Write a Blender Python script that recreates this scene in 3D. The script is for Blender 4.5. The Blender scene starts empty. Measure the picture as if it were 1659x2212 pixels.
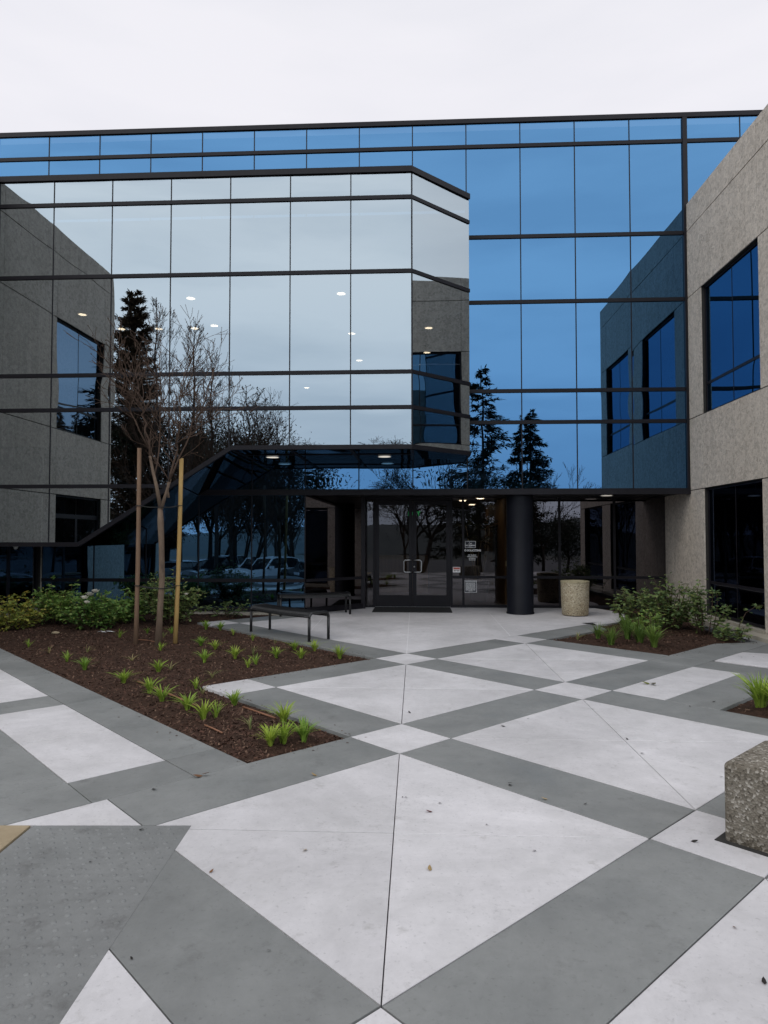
import bpy, math, random
from mathutils import Vector, Matrix
R = random.Random(7)
sc = bpy.context.scene
col = sc.collection
PI = math.pi
rad = math.radians

# ------------------------------------------------------------------ camera
F, CX, CY, PITCH, CAMH = 1478.16, 829.5, 1106.0, 0.035092, 1.6
cam_d = bpy.data.cameras.new('camera')
cam_d.sensor_fit = 'VERTICAL'; cam_d.sensor_height = 36; cam_d.sensor_width = 27
cam_d.lens = 24.057; cam_d.clip_end = 6000; cam_d.clip_start = 0.05
cam = bpy.data.objects.new('camera', cam_d); col.objects.link(cam)
cam.location = (0, 0, CAMH); cam.rotation_euler = (PI / 2 + PITCH, 0, 0)
sc.camera = cam

def ground(px, py, z=0.0):
    """point of the plaza seen at a pixel of the photograph (scaled to 1659 wide)"""
    u = -(py - CY) / F; c, s = math.cos(PITCH), math.sin(PITCH)
    d = Vector(((px - CX) / F, c - u * s, s + u * c)); t = (z - CAMH) / d.z
    return Vector((d.x * t, d.y * t, z))

# building frame: origin at foot of the corner between glass front and right wing
TH = 0.0501; OX, OY = 6.163, 13.768
UX = Vector((math.cos(TH), -math.sin(TH), 0)); UY = Vector((math.sin(TH), math.cos(TH), 0))
def L2W(u, v, z=0.0): return Vector((OX, OY, z)) + UX * u + UY * v
def W2L(w):
    d = Vector((w[0] - OX, w[1] - OY, 0)); return d.dot(UX), d.dot(UY)
# paving frame
GX, GY, GA = -0.0102, 2.3896, 0.73974
E1 = Vector((math.cos(GA), math.sin(GA), 0)); E2 = Vector((-math.sin(GA), math.cos(GA), 0))
def G2W(p, q, z=0.0): return Vector((GX, GY, z)) + E1 * p + E2 * q
def W2G(w):
    d = Vector((w[0] - GX, w[1] - GY, 0)); return d.dot(E1), d.dot(E2)

# ------------------------------------------------------------------ helpers
def tag(o, label=None, cat=None, group=None, kind=None):
    if label: o['label'] = label
    if cat: o['category'] = cat
    if group: o['group'] = group
    if kind: o['kind'] = kind
    return o
def empty(name, loc=(0, 0, 0), rz=0, **k):
    o = bpy.data.objects.new(name, None); col.objects.link(o); o.empty_display_size = .2
    o.location = loc; o.rotation_euler = (0, 0, rz)
    return tag(o, **k)
class MB:
    def __init__(s): s.v = []; s.f = []; s.m = []; s.smooth = []
    def add(s, vs, fs, mi=0, sm=False):
        b = len(s.v); s.v += [tuple(v) for v in vs]
        for f in fs: s.f.append([b + i for i in f]); s.m.append(mi); s.smooth.append(sm)
    def box(s, a, b, mi=0):
        x0, y0, z0 = (min(a[i], b[i]) for i in range(3)); x1, y1, z1 = (max(a[i], b[i]) for i in range(3))
        s.add([(x0,y0,z0),(x1,y0,z0),(x1,y1,z0),(x0,y1,z0),(x0,y0,z1),(x1,y0,z1),(x1,y1,z1),(x0,y1,z1)],
              [(0,3,2,1),(4,5,6,7),(0,1,5,4),(1,2,6,5),(2,3,7,6),(3,0,4,7)], mi)
    def bar(s, a, b, w, h, up=(0,0,1), mi=0):
        a = Vector(a); b = Vector(b); d = (b - a).normalized(); up = Vector(up)
        sd = d.cross(up).normalized() * (w / 2); uu = sd.cross(d).normalized() * (h / 2)
        vs = [p + i * sd + j * uu for p in (a, b) for i, j in ((-1,-1),(1,-1),(1,1),(-1,1))]
        s.add(vs, [(0,1,2,3),(7,6,5,4),(0,4,5,1),(1,5,6,2),(2,6,7,3),(3,7,4,0)], mi)
    def prism(s, poly, z0, z1, mi=0, bottom=False):
        n = len(poly); vs = [(p[0], p[1], z0) for p in poly] + [(p[0], p[1], z1) for p in poly]
        fs = [tuple(range(n, 2 * n))] + [(i, (i + 1) % n, n + (i + 1) % n, n + i) for i in range(n)]
        if bottom: fs.append(tuple(range(n - 1, -1, -1)))
        s.add(vs, fs, mi)
    def tube(s, pts, rs, n=6, mi=0, sm=True, cap=True):
        pts = [Vector(p) for p in pts]
        if not isinstance(rs, (list, tuple)): rs = [rs] * len(pts)
        vs = []; ref = None
        for i, p in enumerate(pts):
            d = (pts[min(i + 1, len(pts) - 1)] - pts[max(i - 1, 0)])
            d = d.normalized() if d.length > 1e-9 else Vector((0, 0, 1))
            if ref is None: ref = Vector((1, 0, 0)) if abs(d.x) < .8 else Vector((0, 1, 0))
            a = (ref - d * ref.dot(d))
            a = a.normalized() if a.length > 1e-6 else d.orthogonal().normalized()
            ref = a; b = d.cross(a)
            for k in range(n):
                t = 2 * PI * k / n; vs.append(p + (a * math.cos(t) + b * math.sin(t)) * rs[i])
        fs = [(i*n+k, i*n+(k+1)%n, (i+1)*n+(k+1)%n, (i+1)*n+k) for i in range(len(pts)-1) for k in range(n)]
        if cap: fs += [tuple(range(n-1, -1, -1)), tuple((len(pts)-1)*n+k for k in range(n))]
        s.add(vs, fs, mi, sm)
    def lathe(s, prof, n=32, c=(0,0,0), mi=0, sm=True):
        vs = [(c[0]+r*math.cos(2*PI*k/n), c[1]+r*math.sin(2*PI*k/n), c[2]+z) for r, z in prof for k in range(n)]
        fs = [(i*n+k, i*n+(k+1)%n, (i+1)*n+(k+1)%n, (i+1)*n+k) for i in range(len(prof)-1) for k in range(n)]
        s.add(vs, fs, mi, sm)
    def disc(s, c, r, n=20, up=1, mi=0):
        vs = [(c[0]+r*math.cos(2*PI*k/n), c[1]+r*math.sin(2*PI*k/n), c[2]) for k in range(n)]
        s.add(vs, [tuple(range(n)) if up > 0 else tuple(range(n-1,-1,-1))], mi)
    def build(s, name, mats, parent=None, **k):
        me = bpy.data.meshes.new(name); me.from_pydata(s.v, [], s.f)
        for m in (mats if isinstance(mats, (list, tuple)) else [mats]): me.materials.append(m)
        me.polygons.foreach_set('material_index', s.m); me.polygons.foreach_set('use_smooth', s.smooth)
        me.update()
        o = bpy.data.objects.new(name, me); col.objects.link(o)
        if parent: o.parent = parent
        return tag(o, **k)
def copy_tree(o, parent=None):
    c = o.copy(); col.objects.link(c)
    if parent: c.parent = parent; c.matrix_parent_inverse = o.matrix_parent_inverse
    for ch in [x for x in KIDS.get(o.name, [])]: copy_tree(ch, c)
    return c
KIDS = {}
def index_kids(o):
    KIDS[o.name] = [x for x in col.objects if x.parent is o]
    for x in KIDS[o.name]: index_kids(x)

def text_mesh(body, size, mat, name, parent, at, align='CENTER', facing=None, spacing=1.0, bold=0.0):
    cu = bpy.data.curves.new('text', 'FONT'); cu.body = body; cu.size = size; cu.align_x = align; cu.align_y = 'CENTER'
    cu.space_line = spacing; cu.offset = bold; cu.extrude = .0008; cu.resolution_u = 3
    t = bpy.data.objects.new('text', cu); col.objects.link(t)
    me = bpy.data.meshes.new_from_object(t.evaluated_get(bpy.context.evaluated_depsgraph_get()))
    bpy.data.objects.remove(t); bpy.data.curves.remove(cu)
    me.materials.clear(); me.materials.append(mat)
    o = bpy.data.objects.new(name, me); col.objects.link(o); o.parent = parent
    o.location = at; o.rotation_euler = (PI / 2, 0, 0)
    return o

# ------------------------------------------------------------------ materials
def newmat(name):
    m = bpy.data.materials.new(name); m.use_nodes = True; nt = m.node_tree; nt.nodes.clear()
    out = nt.nodes.new('ShaderNodeOutputMaterial'); return m, nt, out
def N(nt, t, **k):
    n = nt.nodes.new(t)
    for a, b in k.items():
        if a in n.inputs: n.inputs[a].default_value = b
        else: setattr(n, a, b)
    return n
def rgba(c): return (c[0], c[1], c[2], 1)
def ramp(nt, stops):
    r = nt.nodes.new('ShaderNodeValToRGB'); e = r.color_ramp.elements
    e[0].position, e[0].color = stops[0][0], rgba(stops[0][1]); e[1].position, e[1].color = stops[-1][0], rgba(stops[-1][1])
    for p, c in stops[1:-1]:
        x = e.new(p); x.color = rgba(c)
    return r
def noisy(name, c0, c1, scale=3.0, rough=.7, bump=.0, bscale=80.0, spots=None, spec=.5, detail=8, stretch=None, spot_scale=30., rough2=None, metal=0, bdist=.01):
    """principled surface whose colour drifts between two tones, with optional darker flecks and bump"""
    m, nt, out = newmat(name); L = nt.links.new
    b = N(nt, 'ShaderNodeBsdfPrincipled', Roughness=rough, Metallic=metal); b.inputs['Specular IOR Level'].default_value = spec
    tc = N(nt, 'ShaderNodeTexCoord'); mp = N(nt, 'ShaderNodeMapping')
    if stretch: mp.inputs['Scale'].default_value = stretch
    L(tc.outputs['Object'], mp.inputs['Vector'])
    n1 = N(nt, 'ShaderNodeTexNoise', Scale=scale, Detail=detail, Roughness=.62); L(mp.outputs[0], n1.inputs['Vector'])
    r1 = ramp(nt, [(.3, c0), (.7, c1)]); L(n1.outputs['Fac'], r1.inputs['Fac']); cur = r1.outputs['Color']
    if spots:
        sc_, lo, hi = spots[1], spots[2], spots[3]
        n2 = N(nt, 'ShaderNodeTexNoise', Scale=sc_, Detail=6, Roughness=.7); L(mp.outputs[0], n2.inputs['Vector'])
        mr = N(nt, 'ShaderNodeMapRange'); mr.inputs['From Min'].default_value = lo; mr.inputs['From Max'].default_value = hi
        L(n2.outputs['Fac'], mr.inputs['Value'])
        mx = N(nt, 'ShaderNodeMix', data_type='RGBA'); L(mr.outputs[0], mx.inputs['Factor'])
        L(cur, mx.inputs['A']); mx.inputs['B'].default_value = rgba(spots[0]); cur = mx.outputs['Result']
    if name in ('white_concrete', 'grey_concrete', 'ramp_concrete'):
        ge = N(nt, 'ShaderNodeNewGeometry'); m3 = N(nt, 'ShaderNodeMapRange'); m3.inputs['To Min'].default_value = .92; m3.inputs['To Max'].default_value = 1.05
        L(ge.outputs['Random Per Island'], m3.inputs['Value'])
        n4 = N(nt, 'ShaderNodeTexNoise', Scale=.7, Detail=10, Roughness=.75, Distortion=.6); L(tc.outputs['Object'], n4.inputs['Vector'])
        m4 = N(nt, 'ShaderNodeMapRange'); m4.inputs['From Min'].default_value = .3; m4.inputs['From Max'].default_value = .7; m4.inputs['To Min'].default_value = .80; m4.inputs['To Max'].default_value = 1.09
        L(n4.outputs['Fac'], m4.inputs['Value'])
        pr = N(nt, 'ShaderNodeMath', operation='MULTIPLY'); L(m3.outputs[0], pr.inputs[0]); L(m4.outputs[0], pr.inputs[1])
        n5 = N(nt, 'ShaderNodeTexNoise', Scale=42., Detail=3, Roughness=.6); L(tc.outputs['Object'], n5.inputs['Vector'])
        m5 = N(nt, 'ShaderNodeMapRange'); m5.inputs['From Min'].default_value = .28; m5.inputs['From Max'].default_value = .40; m5.inputs['To Min'].default_value = .80; L(n5.outputs['Fac'], m5.inputs['Value'])
        pr2 = N(nt, 'ShaderNodeMath', operation='MULTIPLY'); L(pr.outputs[0], pr2.inputs[0]); L(m5.outputs[0], pr2.inputs[1])
        def fac(scale, f0, f1, t0, t1, det=8, ro=.75, src=None):
            q = N(nt, 'ShaderNodeTexNoise', Scale=scale, Detail=det, Roughness=ro, Distortion=.4); L(tc.outputs['Object'], q.inputs['Vector'])
            o_ = N(nt, 'ShaderNodeMapRange'); o_.inputs['From Min'].default_value = f0; o_.inputs['From Max'].default_value = f1
            o_.inputs['To Min'].default_value = t0; o_.inputs['To Max'].default_value = t1; L(q.outputs['Fac'], o_.inputs['Value']); return o_.outputs[0]
        def mth(op, a, c):
            q = N(nt, 'ShaderNodeMath', operation=op)
            for k_, v_ in ((0, a), (1, c)):
                if isinstance(v_, float): q.inputs[k_].default_value = v_
                else: L(v_, q.inputs[k_])
            return q.outputs[0]
        mott = fac(8., .3, .7, .90, 1.06, 9, .8)
        scuff = mth('MULTIPLY', fac(1.9, .52, .66, 0., 1.), fac(34., .52, .66, 0., .30, 5, .8))
        pr2 = N(nt, 'ShaderNodeMath', operation='MULTIPLY'); L(mth('MULTIPLY', pr.outputs[0], mott), pr2.inputs[0]); L(mth('MULTIPLY', m5.outputs[0], mth('SUBTRACT', 1.0, scuff)), pr2.inputs[1])
        mm = N(nt, 'ShaderNodeVectorMath', operation='SCALE'); L(cur, mm.inputs[0]); L(pr2.outputs[0], mm.inputs['Scale']); cur = mm.outputs[0]
    L(cur, b.inputs['Base Color'])
    if rough2 is not None:
        mr = N(nt, 'ShaderNodeMapRange'); mr.inputs['From Min'].default_value = .35; mr.inputs['From Max'].default_value = .65
        mr.inputs['To Min'].default_value = rough; mr.inputs['To Max'].default_value = rough2
        L(n1.outputs['Fac'], mr.inputs['Value']); L(mr.outputs[0], b.inputs['Roughness'])
    if bump:
        n3 = N(nt, 'ShaderNodeTexNoise', Scale=bscale, Detail=4, Roughness=.6); L(mp.outputs[0], n3.inputs['Vector'])
        bp = N(nt, 'ShaderNodeBump', Strength=bump, Distance=bdist); L(n3.outputs['Fac'], bp.inputs['Height']); L(bp.outputs[0], b.inputs['Normal'])
    L(b.outputs[0], out.inputs['Surface']); return m
def aggregate(name, base, dark, light, cell=70., big=1.0, stain=(.5, .48, .42), stain_lo=.55, bump=.6, contrast=.5):
    """exposed-aggregate concrete: pebbles of mixed tone in a cement bed, with broad weather stains"""
    m, nt, out = newmat(name); L = nt.links.new
    b = N(nt, 'ShaderNodeBsdfPrincipled', Roughness=.9); b.inputs['Specular IOR Level'].default_value = .25
    tc = N(nt, 'ShaderNodeTexCoord')
    vo = N(nt, 'ShaderNodeTexVoronoi', Scale=cell); L(tc.outputs['Object'], vo.inputs['Vector'])
    sep = N(nt, 'ShaderNodeSeparateColor'); L(vo.outputs['Color'], sep.inputs[0])
    r = ramp(nt, [(.0, dark), (.3, base), (.75, base), (1., light)]); L(sep.outputs[0], r.inputs['Fac'])
    vo2 = N(nt, 'ShaderNodeTexVoronoi', Scale=cell * .37); L(tc.outputs['Object'], vo2.inputs['Vector'])
    s2 = N(nt, 'ShaderNodeSeparateColor'); L(vo2.outputs['Color'], s2.inputs[0])
    r2 = ramp(nt, [(.0, [x * .72 for x in base]), (.5, base), (1., [x * 1.18 for x in base])]); L(s2.outputs[1], r2.inputs['Fac'])
    mx = N(nt, 'ShaderNodeMix', data_type='RGBA'); mx.inputs['Factor'].default_value = contrast
    L(r2.outputs[0], mx.inputs['A']); L(r.outputs[0], mx.inputs['B'])
    n = N(nt, 'ShaderNodeTexNoise', Scale=big, Detail=8, Roughness=.65); L(tc.outputs['Object'], n.inputs['Vector'])
    mr = N(nt, 'ShaderNodeMapRange'); mr.inputs['From Min'].default_value = .42; mr.inputs['From Max'].default_value = .72
    mr.inputs['To Max'].default_value = stain_lo; L(n.outputs['Fac'], mr.inputs['Value'])
    mm = N(nt, 'ShaderNodeMix', data_type='RGBA', blend_type='MULTIPLY'); L(mr.outputs[0], mm.inputs['Factor'])
    L(mx.outputs['Result'], mm.inputs['A']); mm.inputs['B'].default_value = rgba(stain)
    ms = N(nt, 'ShaderNodeMapping'); ms.inputs['Scale'].default_value = (3.2, 3.2, .16); L(tc.outputs['Object'], ms.inputs[0])
    n6 = N(nt, 'ShaderNodeTexNoise', Scale=1.6, Detail=7, Roughness=.7); L(ms.outputs[0], n6.inputs['Vector'])
    m6 = N(nt, 'ShaderNodeMapRange'); m6.inputs['From Min'].default_value = .32; m6.inputs['From Max'].default_value = .62; m6.inputs['To Min'].default_value = .89; m6.inputs['To Max'].default_value = 1.05
    L(n6.outputs['Fac'], m6.inputs['Value'])
    m7 = N(nt, 'ShaderNodeVectorMath', operation='SCALE'); L(mm.outputs['Result'], m7.inputs[0]); L(m6.outputs[0], m7.inputs['Scale'])
    L(m7.outputs[0], b.inputs['Base Color'])
    bp = N(nt, 'ShaderNodeBump', Strength=bump, Distance=.006); L(vo.outputs['Distance'], bp.inputs['Height']); L(bp.outputs[0], b.inputs['Normal'])
    L(b.outputs[0], out.inputs['Surface']); return m
def glass(name, refl, trans, rough=0.0, grazing=.35):
    """coated glazing: tinted mirror layer that strengthens at grazing angles plus a dark tinted view through"""
    m, nt, out = newmat(name); L = nt.links.new
    lw = N(nt, 'ShaderNodeLayerWeight', Blend=.25)
    mx = N(nt, 'ShaderNodeMix', data_type='RGBA'); L(lw.outputs['Fresnel'], mx.inputs['Factor'])
    mx.inputs['A'].default_value = rgba(refl); mx.inputs['B'].default_value = rgba([x + (.9 - x) * grazing for x in refl])
    g = N(nt, 'ShaderNodeBsdfGlossy', Roughness=rough); L(mx.outputs['Result'], g.inputs['Color'])
    t = N(nt, 'ShaderNodeBsdfTransparent', Color=rgba(trans))
    a = N(nt, 'ShaderNodeAddShader'); L(g.outputs[0], a.inputs[0]); L(t.outputs[0], a.inputs[1])
    L(a.outputs[0], out.inputs['Surface']); return m
def leafmat(name, cols, rough=.55, transl=.25):
    m, nt, out = newmat(name); L = nt.links.new
    ge = N(nt, 'ShaderNodeNewGeometry'); n = len(cols)
    r = ramp(nt, [(i / (n - 1), c) for i, c in enumerate(cols)]); L(ge.outputs['Random Per Island'], r.inputs['Fac'])
    b = N(nt, 'ShaderNodeBsdfPrincipled', Roughness=rough); b.inputs['Specular IOR Level'].default_value = .35
    oi = N(nt, 'ShaderNodeObjectInfo'); mo = N(nt, 'ShaderNodeMapRange'); mo.inputs['To Min'].default_value = .76; mo.inputs['To Max'].default_value = 1.18
    L(oi.outputs['Random'], mo.inputs['Value']); vm_ = N(nt, 'ShaderNodeVectorMath', operation='SCALE'); L(r.outputs[0], vm_.inputs[0]); L(mo.outputs[0], vm_.inputs['Scale'])
    hs = N(nt, 'ShaderNodeHueSaturation'); mh = N(nt, 'ShaderNodeMapRange'); gr_ = 'blade' in name or 'rose' in name; mh.inputs['To Min'].default_value = .515 if gr_ else .5; mh.inputs['To Max'].default_value = .475 if gr_ else .5
    L(oi.outputs['Random'], mh.inputs['Value']); L(mh.outputs[0], hs.inputs['Hue']); L(vm_.outputs[0], hs.inputs['Color'])
    L(hs.outputs[0], b.inputs['Base Color'])
    t = N(nt, 'ShaderNodeBsdfTranslucent'); L(hs.outputs[0], t.inputs['Color'])
    mx = N(nt, 'ShaderNodeMixShader', Fac=transl); L(b.outputs[0], mx.inputs[1]); L(t.outputs[0], mx.inputs[2])
    L(mx.outputs[0], out.inputs['Surface']); return m
def emit(name, c, s):
    m, nt, out = newmat(name); e = N(nt, 'ShaderNodeEmission', Color=rgba(c), Strength=s)
    nt.links.new(e.outputs[0], out.inputs['Surface']); return m

M = {}
M['white_slab'] = noisy('white_concrete', (.56, .545, .55), (.67, .65, .665), 1.4, .62, .10, 160, ((.33, .315, .30), 5.5, .60, .84), spec=.3, rough2=.8)
M['grey_slab'] = noisy('grey_concrete', (.205, .211, .206), (.255, .260, .255), 1.6, .5, .10, 160, ((.13, .13, .127), 5., .58, .85), spec=.35, rough2=.72)
M['ramp'] = noisy('ramp_concrete', (.195, .20, .197), (.245, .249, .246), 2.2, .6, .15, 120, ((.12, .118, .115), 6., .55, .8), spec=.3)
M['tan'] = noisy('tan_concrete', (.29, .225, .14), (.38, .305, .20), 5, .8, .2, 90, ((.22, .17, .10), 9, .55, .8))
M['joint'] = noisy('joint_dirt', (.020, .019, .018), (.035, .033, .03), 20, .95)
M['soil'] = noisy('mulch_soil', (.030, .017, .012), (.078, .044, .031), 14, .95, .9, 90, ((.075, .05, .036), 40, .58, .7), spec=.15, bdist=.02)
M['gravel'] = noisy('dark_gravel', (.05, .05, .055), (.13, .13, .135), 60, .85, .8, 70)
M['chip'] = leafmat('bark_chips', [(.032, .014, .009), (.06, .028, .018), (.09, .044, .029), (.04, .02, .015), (.17, .105, .07), (.055, .026, .018), (.10, .052, .034)], .9, 0)
M['stonechip'] = leafmat('gravel_stones', [(.05, .05, .055), (.10, .10, .11), (.16, .16, .17), (.07, .07, .075), (.22, .21, .2)], .8, 0)
M['asphalt'] = noisy('asphalt', (.045, .046, .05), (.075, .076, .08), 4, .85, .3, 120)
M['land'] = noisy('dry_land', (.03, .037, .03), (.06, .062, .05), .02, .95)
M['hill'] = noisy('hill_scrub', (.035, .05, .055), (.07, .085, .085), .012, .95)
M['concrete'] = aggregate('exposed_aggregate_wall', (.53, .47, .405), (.25, .215, .18), (.68, .64, .58), 50., .55, (.84, .82, .78), .5, contrast=.36)
M['bin'] = aggregate('pebble_finish', (.44, .38, .27), (.17, .13, .085), (.66, .60, .47), 58., 2.0, (.62, .52, .36), .6, 1.0, .8)
M['bin_rim'] = noisy('cast_rim', (.30, .26, .16), (.42, .37, .25), 9, .85, .3, 90, ((.16, .13, .07), 12, .52, .7))
M['block'] = aggregate('weathered_aggregate', (.20, .178, .145), (.065, .055, .043), (.50, .47, .42), 85., 3.2, (.36, .31, .25), .95, 1.0, .8)
M['curb'] = noisy('curb_concrete', (.30, .27, .22), (.38, .35, .29), 6, .85, .3, 90)
M['metal'] = noisy('bronze_anodised', (.010, .009, .012), (.014, .013, .017), 3, .5, 0, spec=.22)
M['black'] = noisy('black_paint', (.006, .007, .011), (.010, .011, .016), 2.5, .5, .03, 40, spec=.14)
M['benchm'] = noisy('black_coated_steel', (.010, .010, .011), (.017, .017, .018), 12, .38, spec=.5)
M['steel'] = noisy('brushed_steel', (.5, .5, .5), (.62, .62, .61), 20, .3, metal=1)
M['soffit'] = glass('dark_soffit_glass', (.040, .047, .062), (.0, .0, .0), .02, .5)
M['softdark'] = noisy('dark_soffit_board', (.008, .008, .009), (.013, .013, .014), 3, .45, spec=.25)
M['glassg'] = glass('deep_blue_glass', (.088, .19, .315), (.03, .032, .035), 0, .12)
M['glassc'] = glass('window_blue_glass', (.060, .150, .262), (.03, .032, .035), 0, .12)
M['glassb'] = glass('blue_mirror_glass', (.074, .182, .335), (.035, .04, .045), 0, .12)
M['glasss'] = glass('silver_mirror_glass', (.31, .355, .39), (.13, .125, .115), 0, .25)
M['glassn'] = glass('neutral_tinted_glass', (.085, .082, .088), (.42, .39, .35), 0, .35)
M['glassd'] = glass('dark_neutral_glass', (.115, .108, .118), (.05, .045, .045), 0, .35)
M['room'] = noisy('dark_interior', (.05, .05, .052), (.07, .07, .072), 1, .8)
M['lobbyfloor'] = noisy('lobby_floor', (.05, .045, .04), (.08, .07, .06), 2, .4)
M['ceiling'] = noisy('ceiling_board', (.30, .29, .27), (.36, .35, .33), 2, .9)
M['wood'] = noisy('wood_veneer', (.16, .095, .05), (.24, .15, .08), 3, .5, .1, 40, stretch=(6, 6, .5))
M['light'] = emit('lamp_diffuser', (1, .87, .66), 7)
M['lightl'] = emit('lobby_lamp', (1, .86, .66), 13)
M['lightw'] = emit('soffit_lamp', (1, .93, .82), .7)
M['lighttube'] = emit('tube_lamp', (1, .95, .85), 5)
M['exit'] = emit('exit_letters', (.05, 1, .25), .35)
M['bark_y'] = noisy('young_bark', (.105, .07, .048), (.20, .14, .095), 9, .85, .6, 60, ((.08, .05, .035), 14, .52, .7), stretch=(1, 1, .35))
M['twig'] = noisy('reddish_twigs', (.055, .031, .02), (.09, .054, .036), 6, .85)
M['bark_d'] = noisy('dark_bark', (.025, .02, .017), (.05, .04, .033), 5, .9, .5, 30)
M['stake_b'] = noisy('weathered_stake', (.16, .095, .058), (.24, .15, .095), 6, .85, .4, 50, stretch=(3, 3, .4))
M['stake_y'] = noisy('yellow_stake', (.36, .22, .07), (.46, .30, .11), 6, .8, .4, 50, stretch=(3, 3, .4))
M['rubber'] = noisy('black_rubber', (.012, .012, .012), (.02, .02, .02), 5, .7)
M['rose_l'] = leafmat('rose_leaf_light', [(0.124, 0.233, 0.060), (0.205, 0.355, 0.082), (0.300, 0.437, 0.096), (0.151, 0.273, 0.082), (0.437, 0.464, 0.109)])
M['rose_d'] = leafmat('rose_leaf_dark', [(0.064, 0.124, 0.048), (0.115, 0.191, 0.065), (0.179, 0.252, 0.076), (0.087, 0.147, 0.061), (0.252, 0.296, 0.088)])
M['rose_y'] = leafmat('rose_leaf_yellow', [(0.166, 0.237, 0.053), (0.285, 0.356, 0.071), (0.428, 0.404, 0.071), (0.214, 0.285, 0.071), (0.570, 0.404, 0.071)])
M['grass'] = leafmat('lily_blade', [(0.143, 0.244, 0.034), (0.242, 0.388, 0.050), (0.340, 0.489, 0.073), (0.185, 0.307, 0.042)], .45, .3)
M['grass_d'] = leafmat('lily_blade_dark', [(0.088, 0.157, 0.032), (0.161, 0.251, 0.043), (0.219, 0.314, 0.065), (0.116, 0.188, 0.043)], .45, .3)
M['grass_s'] = leafmat('sparse_blade', [(0.134, 0.211, 0.058), (0.250, 0.288, 0.096), (0.384, 0.307, 0.154), (0.173, 0.250, 0.058)], .6, .3)
M['petal'] = leafmat('white_petals', [(.75, .72, .62), (.82, .80, .72)], .5, .3)
M['needle'] = leafmat('conifer_needles', [(.008, .016, .012), (.015, .026, .016), (.022, .034, .02)], .7, .1)
M['pineneedle'] = leafmat('pine_needles', [(.05, .04, .024), (.085, .063, .038), (.12, .08, .05)], .7, .1)
M['broad'] = leafmat('dark_leaves', [(.010, .017, .010), (.018, .028, .014), (.028, .040, .018)], .6, .15)
M['paper'] = noisy('paper', (.7, .7, .7), (.8, .8, .8), 8, .8)
M['sign_w'] = noisy('white_vinyl', (.78, .78, .78), (.84, .84, .84), 8, .6)
M['sign_d'] = noisy('dark_vinyl', (.012, .014, .022), (.018, .02, .03), 8, .5)
M['sign_r'] = noisy('red_vinyl', (.62, .10, .06), (.7, .14, .09), 8, .5)
M['sign_t'] = noisy('sticker_print', (.14, .10, .10), (.2, .15, .15), 8, .6)
M['mat'] = noisy('rubber_mat', (.014, .014, .015), (.022, .022, .023), 25, .9, .5, 200)
M['tube_br'] = noisy('brown_drip_tube', (.20, .085, .045), (.28, .13, .07), 20, .6)
M['ivory'] = noisy('ivory_plate', (.62, .55, .36), (.68, .6, .4), 5, .5)
M['carw'] = noisy('white_car_paint', (.80, .80, .81), (.84, .84, .85), 2, .2, spec=.6)
M['card'] = noisy('dark_car_paint', (.012, .012, .015), (.02, .02, .024), 2, .2, spec=.6)
M['cars'] = noisy('silver_car_paint', (.32, .33, .35), (.38, .39, .41), 2, .25, metal=.4)
M['carglass'] = noisy('car_glass', (.01, .012, .014), (.016, .018, .02), 2, .06, spec=.7)
M['tyre'] = noisy('tyre_rubber', (.012, .012, .012), (.02, .02, .02), 10, .85)
M['lamp_lens'] = noisy('lamp_lens', (.6, .62, .65), (.7, .7, .72), 6, .15)
M['leaf_br'] = leafmat('fallen_leaf_brown', [(.12, .05, .025), (.2, .10, .045), (.09, .03, .02)], .8, 0)
M['leaf_tan'] = leafmat('fallen_leaf_tan', [(.36, .24, .10), (.42, .30, .14)], .8, 0)
M['leaf_bk'] = leafmat('fallen_leaf_black', [(.012, .011, .010), (.025, .02, .018)], .8, 0)
M['leaf_red'] = leafmat('fallen_leaf_red', [(.10, .022, .018), (.13, .03, .022)], .8, 0)
M['leaf_grn'] = leafmat('fallen_leaf_green', [(.12, .14, .03), (.22, .2, .05)], .8, 0)

# ------------------------------------------------------------------ world: overcast sky
SUN_EL, SUN_AZ = rad(48), rad(230)      # azimuth clockwise from +Y
w = bpy.data.worlds.new('World'); sc.world = w; w.use_nodes = True
nt = w.node_tree; nt.nodes.clear(); L = nt.links.new
wo = N(nt, 'ShaderNodeOutputWorld'); bg = N(nt, 'ShaderNodeBackground', Strength=1.0); L(bg.outputs[0], wo.inputs[0])
sky = N(nt, 'ShaderNodeTexSky', sky_type='NISHITA'); sky.sun_disc = False
sky.sun_elevation = SUN_EL; sky.sun_rotation = SUN_AZ; sky.air_density = 1.2; sky.dust_density = 2.0
tc = N(nt, 'ShaderNodeTexCoord'); sp = N(nt, 'ShaderNodeSeparateXYZ'); L(tc.outputs['Generated'], sp.inputs[0])
front = ramp(nt, [(.0, (.93, .92, .965)), (.16, (.93, .915, .97)), (.45, (.84, .825, .875)), (1., (.86, .86, .90))])
back = ramp(nt, [(.0, (.86, .98, 1.16)), (.06, (.92, 1.06, 1.24)), (.12, (1.04, 1.19, 1.36)), (.22, (1.30, 1.42, 1.55)), (.34, (1.45, 1.53, 1.61)), (.45, (1.52, 1.57, 1.63)), (.55, (1.46, 1.50, 1.56)), (.66, (1.25, 1.27, 1.32)), (.8, (1.02, 1.03, 1.07)), (1., (.90, .91, .95))])
back.color_ramp.interpolation = 'LINEAR'; front.color_ramp.interpolation = 'B_SPLINE'
L(sp.outputs['Z'], front.inputs['Fac']); L(sp.outputs['Z'], back.inputs['Fac'])
mry = N(nt, 'ShaderNodeMapRange'); mry.inputs['From Min'].default_value = -.25; mry.inputs['From Max'].default_value = .35
L(sp.outputs['Y'], mry.inputs['Value'])
mixfb = N(nt, 'ShaderNodeMix', data_type='RGBA'); L(mry.outputs[0], mixfb.inputs['Factor'])
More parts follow.
